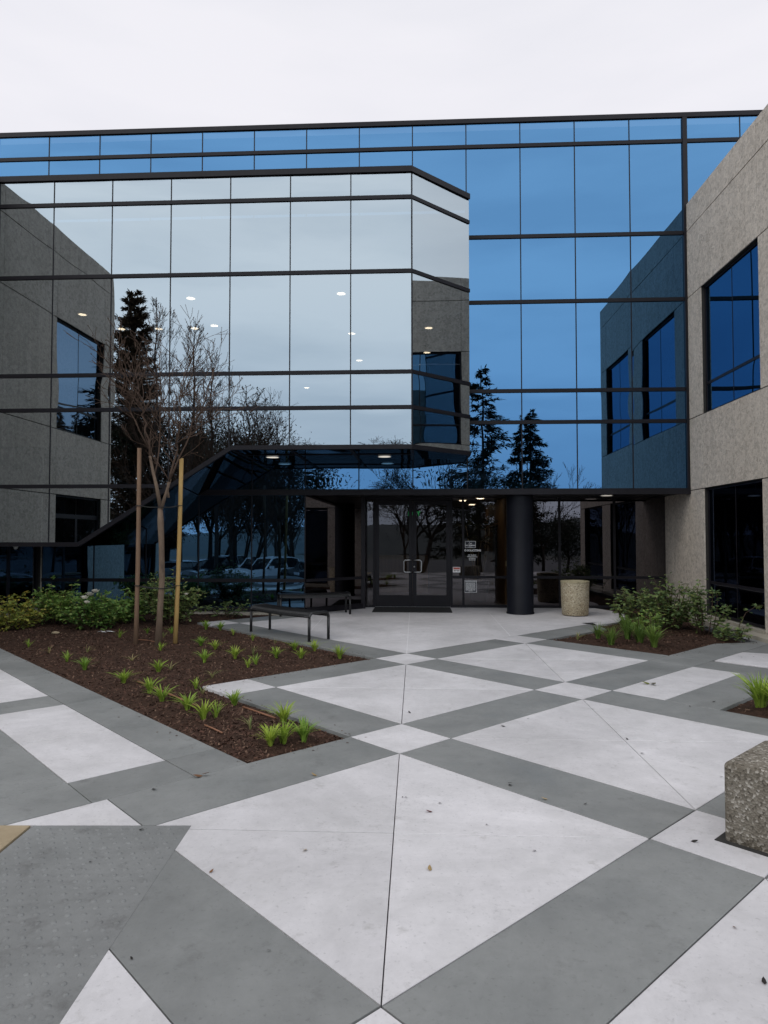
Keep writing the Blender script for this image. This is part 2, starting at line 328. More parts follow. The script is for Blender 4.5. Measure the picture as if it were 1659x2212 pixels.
L(back.outputs[0], mixfb.inputs['A']); L(front.outputs[0], mixfb.inputs['B'])
mp = N(nt, 'ShaderNodeMapping'); mp.inputs['Scale'].default_value = (1.2, 1.2, 5.5); L(tc.outputs['Generated'], mp.inputs[0])
cn = N(nt, 'ShaderNodeTexNoise', Scale=2.2, Detail=5, Roughness=.5); L(mp.outputs[0], cn.inputs['Vector'])
cr = ramp(nt, [(.32, (.82, .85, .88)), (.60, (1.05, 1.045, 1.04))]); L(cn.outputs['Fac'], cr.inputs['Fac'])
mul = N(nt, 'ShaderNodeMix', data_type='RGBA', blend_type='MULTIPLY'); mcf = N(nt, 'ShaderNodeMapRange'); mcf.inputs['To Min'].default_value = .8; mcf.inputs['To Max'].default_value = .3; L(mry.outputs[0], mcf.inputs['Value']); L(mcf.outputs[0], mul.inputs['Factor'])
L(mixfb.outputs['Result'], mul.inputs['A']); L(cr.outputs[0], mul.inputs['B'])
sk = N(nt, 'ShaderNodeMix', data_type='RGBA', blend_type='MULTIPLY'); sk.inputs['Factor'].default_value = 1
L(sky.outputs[0], sk.inputs['A']); sk.inputs['B'].default_value = (.10, .10, .10, 1)
fin = N(nt, 'ShaderNodeMix', data_type='RGBA'); fin.inputs['Factor'].default_value = .94
L(sk.outputs['Result'], fin.inputs['A']); L(mul.outputs['Result'], fin.inputs['B']); L(fin.outputs['Result'], bg.inputs['Color'])
sd = bpy.data.lights.new('sun', 'SUN'); sd.energy = .5; sd.angle = rad(22); sd.color = (1, .95, .88)
so = bpy.data.objects.new('sun', sd); col.objects.link(so)
dirv = Vector((math.sin(SUN_AZ) * math.cos(SUN_EL), math.cos(SUN_AZ) * math.cos(SUN_EL), math.sin(SUN_EL)))
so.rotation_euler = (-dirv).to_track_quat('-Z', 'Y').to_euler(); so.location = (0, -5, 30)
sc.view_settings.view_transform = 'Standard'; sc.view_settings.look = 'None'
sc.view_settings.exposure = 0.10; sc.view_settings.gamma = 1

# ------------------------------------------------------------------ paving
A_, B_ = 1.9194, .5636
def lvl(k): return (k // 2) * (A_ + B_) + (k % 2) * A_
LV = {k: lvl(k) for k in range(-8, 14)}
def clip(poly, n, d):            # keep n.x <= d
    out = []
    for i in range(len(poly)):
        a, b = poly[i], poly[(i + 1) % len(poly)]
        da, db = n[0]*a[0]+n[1]*a[1]-d, n[0]*b[0]+n[1]*b[1]-d
        if da <= 0: out.append(a)
        if (da < 0 < db) or (db < 0 < da):
            t = da / (da - db); out.append((a[0]+(b[0]-a[0])*t, a[1]+(b[1]-a[1])*t))
    return out
def inset(poly, g):
    out = list(poly)
    for i in range(len(poly)):
        a, b = poly[i], poly[(i + 1) % len(poly)]
        ex, ey = b[0]-a[0], b[1]-a[1]; l = math.hypot(ex, ey)
        if l < 1e-6: continue
        n = (ey / l, -ex / l); out = clip(out, n, n[0]*a[0]+n[1]*a[1]-g)
        if len(out) < 3: return []
    return out
def area(p): return .5 * sum(p[i][0]*p[(i+1)%len(p)][1]-p[(i+1)%len(p)][0]*p[i][1] for i in range(len(p)))
RX0, RX1, RY1 = -1.94, -1.065, 3.845          # ramp panel, squared to the street
BX = (2.22, 2.80, -.88, -.29)                 # block footprint p0,p1,q0,q1
pav = MB()
def slab(pq, mi, g=.004, world=False):
    poly = [tuple(x[:2]) for x in pq] if world else [tuple(G2W(*x)[:2]) for x in pq]
    if area(poly) < 0: poly.reverse()
    poly = inset(poly, g)
    if len(poly) < 3: return
    pieces = [poly]
    if min(x[0] for x in poly) < RX1 and min(x[1] for x in poly) < RY1 and max(x[0] for x in poly) > -6:
        pieces = [clip(poly, (-1, 0), -RX1), clip(clip(poly, (1, 0), RX1), (0, -1), -RY1)]
        pieces = [q for q in pieces if len(q) >= 3 and abs(area(q)) > 1e-4]
        vs, fs, ix = [], [], {}
        for q in pieces:                       # welded, so the slab stays one piece round the ramp corner
            f = []
            for x, y in q:
                key = (round(x, 4), round(y, 4))
                if key not in ix: ix[key] = len(vs); vs.append((x, y, 0))
                f.append(ix[key])
            fs.append(tuple(f))
        if fs:
            pav.add(vs, fs, mi)
            for q in pieces:
                n_ = len(q); pav.add([(x, y, 0) for x, y in q] + [(x, y, -.06) for x, y in q], [(i, n_ + i, n_ + (i+1) % n_, (i+1) % n_) for i in range(n_)], mi)
        return
    for pc in pieces:
        if len(pc) < 3 or abs(area(pc)) < 1e-4: continue
        if len(pc) >= 3 and abs(area(pc)) > 1e-4:
            # eased arris: top face a touch smaller than the body
            top = inset(pc, .003)
            pav.prism(pc, -.06, -.003, mi)
            if len(top) == len(pc):
                n = len(pc); vs = [(x, y, -.003) for x, y in pc] + [(x, y, 0) for x, y in top]
                pav.add(vs, [tuple(range(n, 2*n))] + [(i, (i+1) % n, n+(i+1) % n, n+i) for i in range(n)], mi)
            else: pav.prism(pc, -.003, 0, mi)
def rect(p0, p1, q0, q1, mi, g=.004): slab([(p0, q0), (p1, q0), (p1, q1), (p0, q1)], mi, g)
def bigsq(i, j, mi=0, g=.004):
    p0, p1, q0, q1 = LV[i], LV[i+1], LV[j], LV[j+1]; c = ((p0+p1)/2, (q0+q1)/2)
    cs = [(p0, q0), (p1, q0), (p1, q1), (p0, q1)]
    for k in range(4): slab([cs[k], cs[(k+1) % 4], c], mi, .0025)
W_, G_ = 0, 1
a1, a2, a3, a4, a5, a6, a7 = (LV[k] for k in range(1, 8))
bed1 = [(.98, a2), (a1, a2), (a1, a4), (a3, a4), (a3, 9.93), (8.3, 9.93), (8.3, 14), (5.5, 19), (.98, 19)]
# regular field from the block side back past the camera
for i in range(-8, 6):
    for j in range(-8, 4):
        pb, qb = i % 2, j % 2
        if G2W((LV[i]+LV[i+1])/2, (LV[j]+LV[j+1])/2).y < .55: continue
        if j >= 2 and i < 2: continue                     # left bed and left path
        if i >= 4 and j < 2: continue                     # right path, handled below
        if i >= 5 and j >= 4: continue
        p0, p1, q0, q1 = LV[i], LV[i+1], LV[j], LV[j+1]
        if (i, j) == (2, -1):                             # the block stands in a cut-out
            rect(p0, p1, q0, q1, G_); continue
        if pb == 0 and qb == 0: bigsq(i, j)
        elif pb == 1 and qb == 1: rect(p0, p1, q0, q1, W_)
        else: rect(p0, p1, q0, q1, G_)
# last of the central field
rect(a1, a2, a2, a3, G_); rect(a1, a2, a3, a4, W_)
slab([(a6, a3+.0), (9.2, a3-.02), (9.75, a4), (a6, a4)], G_)
rect(a5, a6, a1, a2, G_)
# grey strip the bench stands on and its white end
rect(a3, a4, a4, 6.6, G_); rect(a3, a4, 6.6, 9.37, G_); rect(a3, a4, 9.37, 9.93, W_); rect(a4, 6.4, 9.37, 9.93, G_)
# right path
rect(a4, a5, a1, a2, G_); rect(a4, a5, 1.36, a1, W_); rect(a4, a5, .84, 1.36, G_)
rect(a5, a6, .84, a1, G_); rect(a5, a6, -2.6, .84, G_)
slab([(a6, a1), (10.2, a1), (10.2, a2), (a6, a2)], G_)
slab([(a6+.08, a1), (8.45, a1), (9.35, -.2), (a6+.08, -.2)], W_)
slab([(8.45, a1), (10.2, a1), (11.5, -2.), (9.35, -.2)], G_)
slab([(a6+.08, -.2), (9.35, -.2), (10., -2.), (a6+.08, -2.)], G_)
# left path
qs = [a2, 2.935, 4.03, 5.13, 5.61, 6.78, 7.9, 8.4, 9.6, 10.7, 11.9, 13.1]
for k in range(len(qs) - 1): rect(.58, .98, qs[k], qs[k+1], G_)
for k, m_ in enumerate([G_, W_, W_, G_, W_, W_, G_, W_, W_, G_, W_]): rect(-.09, .58, qs[k], qs[k+1], m_)
for k in range(len(qs) - 1): rect(-.75, -.09, qs[k], qs[k+1], G_)
# white apron under the entrance, rounded round the column
CU, CV, CR = -3.36, .29, 2.1
arc = [L2W(CU + CR * math.cos(t), CV + CR * math.sin(t)) for t in [rad(-60 + 92 * k / 22) for k in range(23)]]
arc_end = (CU + CR * math.cos(rad(32)), CV + CR * math.sin(rad(32)))
EP, EQ = 7.30, 7.30
def wl(u, v): return tuple(L2W(u, v)[:2])
apron = [tuple(G2W(a4, a4)[:2]), tuple(G2W(9.95, a4)[:2]), tuple(G2W(9.6, a4 + .17)[:2])] + [tuple(x[:2]) for x in arc] + \
        [wl(-1.58, 1.42), wl(-6.69, 1.42), wl(-6.69, 1.1), wl(-7.8, -.02), tuple(G2W(6.45, 9.37)[:2]), tuple(G2W(a4, 9.37)[:2])]
n = len(apron); pav.add([(x, y, -.06) for x, y in apron] + [(x, y, 0) for x, y in apron],
    [tuple(range(n, 2*n))] + [(i, (i+1) % n, n+(i+1) % n, n+i) for i in range(n)], 0)
pavement = pav.build('plaza_pavement', [M['white_slab'], M['grey_slab']], kind='structure')
# hairline joints cut in the apron
jm = MB()
JW = .006
for pa, pb_ in (((a4, EQ), (9.7, EQ - .02)), ((EP, a4), (EP, 9.4)), ((a4, a4), (9.3, 9.3)), ((EP, a4 + .02), (9.6, a4 + 2.3)), ((a4 + .02, EQ), (6.9, 9.3))):
    A0, A1 = G2W(*pa), G2W(*pb_); d = (A1 - A0).normalized(); s = Vector((-d.y, d.x, 0)) * JW
    jm.add([A0 - s + Vector((0,0,.002)), A1 - s + Vector((0,0,.002)), A1 + s + Vector((0,0,.002)), A0 + s + Vector((0,0,.002))], [(0, 1, 2, 3)])
jm.build('pavement_joints', noisy('pale_joint', (.66, .65, .66), (.74, .73, .74), 6, .8), kind='structure')

# tactile ramp panel with pressed dimples, cut into the paving
rm = MB()
ramp_poly = [(RX0, 1.0), (RX1 - .0015, 1.0), (RX1 - .0015, RY1 - .002), (RX0, RY1 - .002)]
# cut off the corner where a white slab overlaps the panel
rm.prism(ramp_poly, -.06, -.001, 0)
yy = RY1 - .05; row = 0
while yy > 1.4:
    xx = RX0 + .05 + (.0325 if row % 2 else 0)
    while xx < RX1 - .04:
        r_ = .013*R.uniform(.8, 1.1); h = .0045*R.uniform(.4, 1.15)
        jx, jy = xx + R.uniform(-.004, .004), yy + R.uniform(-.004, .004)
        rm.lathe([(r_, -.001), (r_ * .82, h * .6), (r_ * .4, h), (.0005, h)], 8, (jx, jy, 0), 0)
        xx += .065
    yy -= .0563; row += 1
# white slab overlapping its lower right corner
rm.build('kerb_ramp', M['ramp'], kind='structure')
tr = MB()
tri = [tuple(G2W(-B_, .985)[:2]), (-1.118, 2.28), (-1.30, 1.2), (-.1, 1.0)]
# kerb of tan blocks left of the ramp
kb = MB()
y_ = 3.835
for k in range(5):
    kb.prism([(-2.12, y_ - .55 + .006), (RX0 - .012, y_ - .55 + .006), (RX0 - .012, y_), (-2.12, y_)], -.08, .004)
    kb.prism([(-2.32, y_ - .55 + .006), (-2.13, y_ - .55 + .006), (-2.13, y_), (-2.32, y_)], -.08, .004)
    y_ -= .55
kb.build('tan_kerb', M['tan'], kind='structure')
# dark bed below every joint
sb = MB(); sb.add([(-1.95, 1.0, -.05), (30, 1.0, -.05), (30, 3.8, -.05), (-1.95, 3.8, -.05)], [(0, 1, 2, 3)])
sb.add([(-30, 3.8, -.05), (30, 3.8, -.05), (30, 30, -.05), (-30, 30, -.05)], [(0, 1, 2, 3)])
sb.build('pavement_base', M['joint'], kind='structure')
# ground falling away behind the camera to a car park, then a valley floor
gm = MB(); ys = [3000, 40, 4.5, 1.1, -4, -8, -60, -140, -400, -1500]; zs = [-.3, -.3, -.13, -.14, -.62, -1.15, -1.6, -9, -24, -26]
xs = [-2500, -200, -40, 40, 200, 2500]
vs = [(x, y, z) for y, z in zip(ys, zs) for x in xs]; nx = len(xs)
fs = [(r*nx+c, (r+1)*nx+c, (r+1)*nx+c+1, r*nx+c+1) for r in range(len(ys)-1) for c in range(nx-1)]
for f_ in fs:
    gm.f.append(f_); r_ = f_[0] // nx; gm.m.append(0 if 1 <= r_ < 6 else 1); gm.smooth.append(False)
gm.v = vs
gm.build('ground', [M['asphalt'], M['land']], kind='structure')
hm = MB(); rr = random.Random(3); K = 90
prof = []
for k in range(K + 1):
    t = rad(180 + 180 * k / K); h = 18 + 20 * math.sin(k * .13 + 1.) + 9 * math.sin(k * .37) + 4 * math.sin(k * .9)
    prof.append((t, max(6, h)))
hv = []
for t, h in prof:
    for rr_, zz in ((900, -25), (1100, h * .45 - 10), (1400, h), (1700, h * .6)):
        hv.append((rr_ * math.cos(t), rr_ * math.sin(t), zz + rr.uniform(-2, 2)))
hm.add(hv, [(k*4+j, (k+1)*4+j, (k+1)*4+j+1, k*4+j+1) for k in range(K) for j in range(3)], 0, True)
hm.build('hills', M['hill'], kind='structure')

# ------------------------------------------------------------------ planting beds
def inpoly(x, y, poly):
    c = False; n = len(poly)
    for i in range(n):
        x1, y1 = poly[i]; x2, y2 = poly[(i+1) % n]
        if (y1 > y) != (y2 > y) and x < (x2-x1)*(y-y1)/(y2-y1)+x1: c = not c
    return c
def dedge(x, y, poly):
    best = 9
    for i in range(len(poly)):
        ax, ay = poly[i]; bx, by = poly[(i+1) % len(poly)]
        dx, dy = bx-ax, by-ay; t = max(0, min(1, ((x-ax)*dx+(y-ay)*dy)/(dx*dx+dy*dy+1e-9)))
        best = min(best, math.hypot(x-ax-t*dx, y-ay-t*dy))
    return best
from mathutils import noise as mnoise
def bedz(x, y, poly):
    d = dedge(x, y, poly)
    e = min(1, d / .35)
    return -.03 + .05 * e * e * (3 - 2 * e) + e * (.035 * mnoise.noise((x * 1.3, y * 1.3, 0)) + .016 * mnoise.noise((x * 6, y * 6, 3))) + .006 * mnoise.noise((x * 17, y * 17, 5))
def make_bed(name, poly, mat, step=.07):
    x0, x1 = min(p[0] for p in poly), max(p[0] for p in poly); y0, y1 = min(p[1] for p in poly), max(p[1] for p in poly)
    nx, ny = int((x1-x0)/step)+1, int((y1-y0)/step)+1; b = MB(); idx = {}
    ins = {}
    for j in range(ny+1):
        for i in range(nx+1):
            x, y = x0+i*step, y0+j*step; ins[i, j] = inpoly(x, y, poly)
    for j in range(ny+1):
        for i in range(nx+1):
            near = any(ins.get((i+a, j+c)) for a in (-1, 0, 1) for c in (-1, 0, 1))
            if not near: continue
            x, y = x0+i*step, y0+j*step
            idx[i, j] = len(b.v); b.v.append((x, y, bedz(x, y, poly) if ins[i, j] else -.035))
    for j in range(ny):
        for i in range(nx):
            k = [(i, j), (i+1, j), (i+1, j+1), (i, j+1)]
            if all(q in idx for q in k): b.f.append([idx[q] for q in k]); b.m.append(0); b.smooth.append(True)
    return b.build(name, mat, kind='structure')
def chips(name, poly, n, mat, smin, smax, seed, flat=.5, thick=.25, camw=None):
    r = random.Random(seed); b = MB()
    x0, x1 = min(p[0] for p in poly), max(p[0] for p in poly); y0, y1 = min(p[1] for p in poly), max(p[1] for p in poly)
    k = 0
    while k < n:
        x, y = r.uniform(x0, x1), r.uniform(y0, y1)
        if not inpoly(x, y, poly): continue
        if camw and r.random() > min(1, (camw / math.hypot(x, y)) ** 1.3): continue
        k += 1
        l = r.uniform(smin, smax); wd = l * r.uniform(.2, .55); z = bedz(x, y, poly) + .004
        M4 = Matrix.Translation((x, y, z)) @ Matrix.Rotation(r.uniform(0, 2*PI), 4, 'Z') @ Matrix.Rotation(r.gauss(0, flat), 4, 'Y') @ Matrix.Rotation(r.gauss(0, flat), 4, 'X')
        t = l * thick * .3
        vs = [M4 @ Vector(q) for q in ((-l/2, -wd/2, 0), (l/2, -wd/2*r.uniform(.4, 1), 0), (l/2*r.uniform(.7, 1), wd/2, 0), (-l/2, wd/2*r.uniform(.4, 1), 0), (0, 0, t))]
        b.add(vs, [(0, 1, 4), (1, 2, 4), (2, 3, 4), (3, 0, 4)], 0)
    return b.build(name, mat, kind='stuff')
P1 = [tuple(G2W(*x)[:2]) for x in [(.985, a2+.005), (a1-.005, a2+.005), (a1-.005, a4+.005), (a3-.005, a4+.005), (a3-.005, 9.935), (6.4, 9.935)]] + [wl(-8.2, -.06), wl(-13.4, -.06), wl(-13.42, -6.5)] + [tuple(G2W(.985, 13.0)[:2])]
P2 = [tuple(G2W(a6+.005, a3-.02)[:2]), tuple(G2W(a6+.005, a2+.005)[:2]), tuple(G2W(8.62, a2+.005)[:2]), tuple(G2W(9.5, 1.93)[:2])] + [wl(-.42, -5.0), wl(-.42, -.6), wl(-.1, -.4), wl(-.05, 1.36), wl(-1.5, 1.36)] + \
     [tuple(x[:2]) for x in reversed(arc)] + [tuple(G2W(9.6, a4+.17)[:2]), tuple(G2W(9.95, a4)[:2]), tuple(G2W(9.2, a3-.02)[:2])]
P3 = [tuple(G2W(*x)[:2]) for x in [(a4+.005, .835), (a5-.005, .835), (a5-.005, -2.6), (a4+.005, -2.6)]]
make_bed('planting_bed', P1, M['soil']); make_bed('planting_bed', P2, M['soil']); make_bed('planting_bed', P3, M['soil'])
chips('mulch', P1, 25000, M['chip'], .010, .040, 1, camw=6.0)
chips('mulch', P2, 3500, M['chip'], .012, .05, 2); chips('mulch', P3, 1800, M['chip'], .01, .045, 3)
def spill(poly, n, seed):
    r = random.Random(seed); b = MB(); k = 0
    while k < n:
        i = r.randrange(len(poly)); a, c = Vector(poly[i]), Vector(poly[(i+1) % len(poly)]); l = (c - a).length
        if r.random() > l / 4: continue
        p = a.lerp(c, r.random()) + Vector((r.gauss(0, .07), r.gauss(0, .07)))
        if inpoly(p.x, p.y, poly): continue
        k += 1; sz = r.uniform(.005, .024); wd = sz*r.uniform(.25, .6); M4 = Matrix.Translation((p.x, p.y, .003)) @ Matrix.Rotation(r.uniform(0, 6.3), 4, 'Z')
        b.add([M4 @ Vector(q) for q in ((-sz/2, -wd/2, 0), (sz/2, -wd/3, .001), (sz/2, wd/2, 0), (-sz/2, wd/3, .002), (0, 0, sz*.18))], [(0, 1, 4), (1, 2, 4), (2, 3, 4), (3, 0, 4)])
    b.build('spilt_mulch', M['chip'], kind='stuff')
spill(P1[:6] + [P1[-1]], 420, 31); spill(P2[:5], 130, 32); spill(P3, 70, 33)
PG = [wl(-.42, -5.0), wl(-.42, -.6), wl(-.27, -.6), wl(-.27, -5.0)]
PGR = [tuple(G2W(8.9, 2.48)[:2]), tuple(G2W(9.5, 1.95)[:2]), wl(-.42, -5.0), wl(-.27, -5.0), wl(-.27, -1.0), wl(-.9, -2.6)]
chips('gravel', PGR, 2600, M['stonechip'], .015, .04, 4, thick=1.2)

# ------------------------------------------------------------------ the office building
MOD = 1.115
ZR, Z1, Z2, Z3, Z4, Z5, Z6 = 10.26, 9.70, 7.785, 6.418, 4.573, 3.927, 2.534
BV, BT, BB, BL = -1.777, 8.316, 3.209, 1.445
bld = empty('office_building', (OX, OY, 0), -TH, label='two-storey office building of blue and silver mirror glass with concrete wings', cat='building')
def pane(parent, name, mat, o, du, dv, amp=None, n=8, tilt=.0009, cut=None):
    """one sheet of glass, slightly pillowed and tilted as real sealed units are"""
    o, du, dv = Vector(o), Vector(du), Vector(dv); nn = du.cross(dv).normalized()
    if amp is None: amp = R.uniform(.0009, .0022) * (1 if R.random() < .8 else -1)
    tx, ty = R.gauss(0, tilt) * du.length, R.gauss(0, tilt) * dv.length
    b = MB(); vs = []
    for j in range(n + 1):
        for i in range(n + 1):
            s, t = i / n, j / n
            s, t = .5 - .5 * math.cos(PI * s), .5 - .5 * math.cos(PI * t)
            h = amp * (1 - (2*s-1)**4) * (1 - (2*t-1)**4) + tx * (s-.5) + ty * (t-.5)
            vs.append(o + du * s + dv * t + nn * h)
    b.add(vs, [(j*(n+1)+i, j*(n+1)+i+1, (j+1)*(n+1)+i+1, (j+1)*(n+1)+i) for j in range(n) for i in range(n)], 0, True)
    return b.build(name, mat, parent)
# ---- main curtain wall, plane v = 0
mul_ = MB(); GAP = .007
def rail(u0, u1, z, h=.075, d=.028, v=0.0): mul_.box((u0, v - d, z - h/2), (u1, v + .06, z + h/2))
def vjoint(u, z0, z1, wd=.022, d=.006, v=0.0): mul_.box((u - wd/2, v - d, z0), (u + wd/2, v + .05, z1))
UL, UR = -14 * MOD, 4 * MOD
rail(UL, UR, Z1); rail(UL, UR, ZR - .02, .095, .035)
rail(-4 * MOD, -.06, Z2); rail(-4 * MOD, -.06, Z3); rail(-4 * MOD, -.06, Z4); rail(-4 * MOD, -.06, Z5)
rail(UL, -4*MOD, Z2, .06, .02)
mul_.box((UL, -.06, Z6 - .09), (0, .08, Z6 + .03))           # fascia above the recessed entrance
for k in range(-13, 4):
    if k == 0: continue
    vjoint(k * MOD, Z1 + .043, ZR - .08); vjoint(k * MOD, Z2 + .03, Z1 - .043)
for k in (-3, -2, -1):
    for z0, z1 in ((Z3, Z2), (Z4, Z3), (Z5, Z4)): vjoint(k * MOD, z0 + .043, z1 - .043)
    vjoint(k * MOD, Z6 + .03, Z5 - .043)
for k in range(-12, -3): vjoint(k * MOD, Z6 + .03, BB)
mul_.box((-.05, -.05, Z6 - .095), (.04, .05, ZR - .08))      # thick corner post
curtain = mul_.build('curtain_wall', M['metal'], bld, label='wide blue mirror glass front with dark rails')
def pan_row(k0, k1, z0, z1, parent, mat, v=0.0, name='glass_pane'):
    for k in range(k0, k1):
        pane(parent, name, mat, (k * MOD + GAP, v, z0), (MOD - 2*GAP, 0, 0), (0, 0, z1 - z0))
pan_row(-14, 4, Z1 + .04, ZR - .08, curtain, M['glassb']); pan_row(-14, 4, Z2 + .03, Z1 - .04, curtain, M['glassb'])
for z0, z1 in ((Z3, Z2), (Z4, Z3), (Z5, Z4)): pan_row(-4, 0, z0 + .04, z1 - .04, curtain, M['glassb'])
pan_row(-4, 0, Z6 + .03, Z5 - .04, curtain, M['glassb']); pan_row(-12, -4, Z6 + .03, BB + .1, curtain, M['glassb'])
# ---- ground-floor glazing left of the entrance (plane v = 0), angled return, door screen
gl = MB(); TR = .68
def gbar(a, b, w_=.05, h=.07, up=(0, 0, 1)): gl.bar(a, b, w_, h, up)
gl.box((-12 * MOD, -.03, 0), (-7 * MOD, .06, .13)); gl.box((-12 * MOD, -.02, TR - .035), (-7 * MOD, .05, TR + .035))
for k in range(-12, -6): gl.box((k*MOD - .012, -.008, .13), (k*MOD + .012, .05, TR - .035)); gl.box((k*MOD - .012, -.008, TR + .035), (k*MOD + .012, .05, Z6 - .09))
A0, A1 = Vector((-7 * MOD, 0, 0)), Vector((-6 * MOD, 1.10, 0)); dA = (A1 - A0)
gbar(A0 + Vector((.01, .02, .06)), A1 + Vector((0, .02, .06)), .09, .12); gbar(A0 + Vector((.01, .01, TR)), A1 + Vector((0, .01, TR)), .06, .06)
gl.box((-6*MOD - .05, 1.06, 0), (-6*MOD + .045, 1.42, Z6 - .002))
gl.box((-6*MOD + .045, 1.36, 0), (-4*MOD - .03, 1.44, .02))
ground_glazing = gl.build('ground_floor_glazing', M['metal'], bld)
for k in range(-12, -7):
    pane(ground_glazing, 'glass_pane', M['glassg'], (k*MOD + .012, .0, .13), (MOD - .024, 0, 0), (0, 0, TR - .165), tilt=.0004)
    pane(ground_glazing, 'glass_pane', M['glassg'], (k*MOD + .012, .0, TR + .035), (MOD - .024, 0, 0), (0, 0, Z6 - .09 - TR - .035), tilt=.0004)
pane(ground_glazing, 'glass_pane', M['glassd'], A0 + Vector((0, 0, .12)), dA, (0, 0, TR - .15), amp=.0004, tilt=.0002)
pane(ground_glazing, 'glass_pane', M['glassd'], A0 + Vector((0, 0, TR + .03)), dA, (0, 0, Z6 - TR - .06), amp=.0004, tilt=.0002)
# door screen at v = DV
DV = 1.40
ds = MB()
DL, DR = -6.44, -4.75          # door opening
ds.box((DL - .05, DV - .03, 0), (DL, DV + .07, Z6)); ds.box((DR, DV - .03, 0), (DR + .05, DV + .07, Z6))
ds.box((DL, DV - .029, 2.40), (DR, DV + .07, Z6))
ds.box((DL - .25, DV - .02, 0), (DL - .05, DV + .06, .04))
ds.box((-6*MOD + .045, DV - .02, 2.42), (DL - .05, DV + .06, Z6))
ds.box((DR + .05, DV - .02, 2.46), (0, DV + .06, Z6)); ds.box((DR + .05, DV - .02, 0), (0, DV + .06, .06))
ds.box((DR + .05, DV - .018, TR - .03), (0, DV + .05, TR + .03))
for u_ in (-4 * MOD, -2 * MOD - .09, -MOD): ds.box((u_ - .025, DV - .021, .06), (u_ + .025, DV + .055, TR - .03)); ds.box((u_ - .025, DV - .021, TR + .03), (u_ + .025, DV + .055, 2.46))
ds.box((-3.40, DV - .021, .06), (-3.33, DV + .055, TR - .03)); ds.box((-3.40, DV - .021, TR + .03), (-3.33, DV + .055, 2.46))
screen = ds.build('entrance_screen', M['metal'], bld)
b = MB(); b.box((DL, DV - .06, .0), (DR, DV + .06, .018)); b.build('threshold', M['steel'], screen)
pane(screen, 'glass_pane', M['glassn'], (-6*MOD + .045, DV, .04), (DL - .05 + 6*MOD - .045, 0, 0), (0, 0, 2.38), amp=.0002)
for u0, u1, mt in ((DR + .05, -4*MOD - .025, 'glassn'), (-4*MOD + .025, -3.40, 'glassn'), (-3.33, -2*MOD - .115, 'glassd'), (-2*MOD - .065, -MOD - .025, 'glassd'), (-MOD + .025, 0, 'glassd')):
    pane(screen, 'glass_pane', M[mt], (u0, DV, .06), (u1 - u0, 0, 0), (0, 0, TR - .09), amp=.0003, tilt=.0003)
    pane(screen, 'glass_pane', M[mt], (u0, DV, TR + .03), (u1 - u0, 0, 0), (0, 0, 2.43 - TR), amp=.0004, tilt=.0003)
for side in (0, 1):
    u0, u1 = (DL + .004, (DL + DR)/2 - .002) if side == 0 else ((DL + DR)/2 + .002, DR - .004)
    d = MB(); st = .085
    d.box((u0, DV - .02, .02), (u1, DV + .025, .27)); d.box((u0, DV - .02, 2.30), (u1, DV + .025, 2.395))
    d.box((u0, DV - .02, .27), (u0 + st, DV + .025, 2.30)); d.box((u1 - st, DV - .02, .27), (u1, DV + .025, 2.30))
    leaf = d.build('entrance_door', M['metal'], bld, label='left leaf of the glass double door' if side == 0 else 'right leaf of the glass double door')
    pane(leaf, 'glass_pane', M['glassn'], (u0 + st, DV, .27), (u1 - u0 - 2*st, 0, 0), (0, 0, 2.03), amp=.0003)
    h = MB(); hx = u1 - .035 if side == 0 else u0 + .035; s_ = -1 if side == 0 else 1
    h.tube([(hx, DV - .02, 1.06), (hx, DV - .065, 1.06), (hx + s_*.02, DV - .075, 1.06), (hx + s_*.13, DV - .075, 1.06), (hx + s_*.16, DV - .075, 1.03), (hx + s_*.16, DV - .075, .82),
            (hx + s_*.13, DV - .075, .79), (hx + s_*.02, DV - .075, .79), (hx, DV - .065, .79), (hx, DV - .02, .79)], .0125, 8)
    h.build('handle', M['steel'], leaf)
    if side == 1:
        k_ = MB(); k_.lathe([(.02, 0), (.02, .01), (.0005, .012)], 14); o = k_.build('lock', M['steel'], leaf); o.rotation_euler = (PI/2, 0, 0); o.location = (u0 + .035, DV - .021, .91)
# soffit of the recessed entrance and black column
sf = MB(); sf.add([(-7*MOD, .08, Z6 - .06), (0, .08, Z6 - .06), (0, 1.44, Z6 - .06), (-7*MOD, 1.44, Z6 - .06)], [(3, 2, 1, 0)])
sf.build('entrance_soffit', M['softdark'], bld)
cm = MB(); cm.lathe([(.285, 0), (.285, .03), (.272, .035), (.272, Z6 - .06)], 48, (CU, CV, 0)); cm.build('column', M['black'], bld, label='round black column under the glass front')
# ---- projecting silver bay
bm_ = MB()
BU0 = -12 * MOD
def face_rail(z, h=.068, d=.026, u0=BU0, u1=-5 * MOD):
    bm_.box((u0, BV - d, z - h/2), (u1, BV + .06, z + h/2))
CH0, CH1 = Vector((-5*MOD, BV, 0)), Vector((-4*MOD, -.69, 0)); dC = CH1 - CH0; nC = Vector((dC.y, -dC.x, 0)).normalized()
def cham_rail(z, h=.068, d=.026):
    a_, b_ = CH0 + nC * d, CH1 + nC * d; c_, e_ = CH1 - nC * .06, CH0 - nC * .06
    if a_.x < CH0.x: a_.x = CH0.x
    poly = [(-5*MOD, BV - d), tuple(b_[:2]), tuple(c_[:2]), (-5*MOD, BV + .06)]
    bm_.prism(poly, z - h/2, z + h/2, bottom=True)
for z in (Z2, Z3, Z4, Z5): face_rail(z); cham_rail(z)
face_rail(BT - .02, .105, .04); cham_rail(BT - .02, .105, .04)
DU0, DU1 = -11.69, -8.87                    # foot and top of the raking lower edge
def diag_z(u): return BL if u < DU0 else (BB if u > DU1 else BL + (BB - BL) * (u - DU0) / (DU1 - DU0))
zr = Z6 - .02
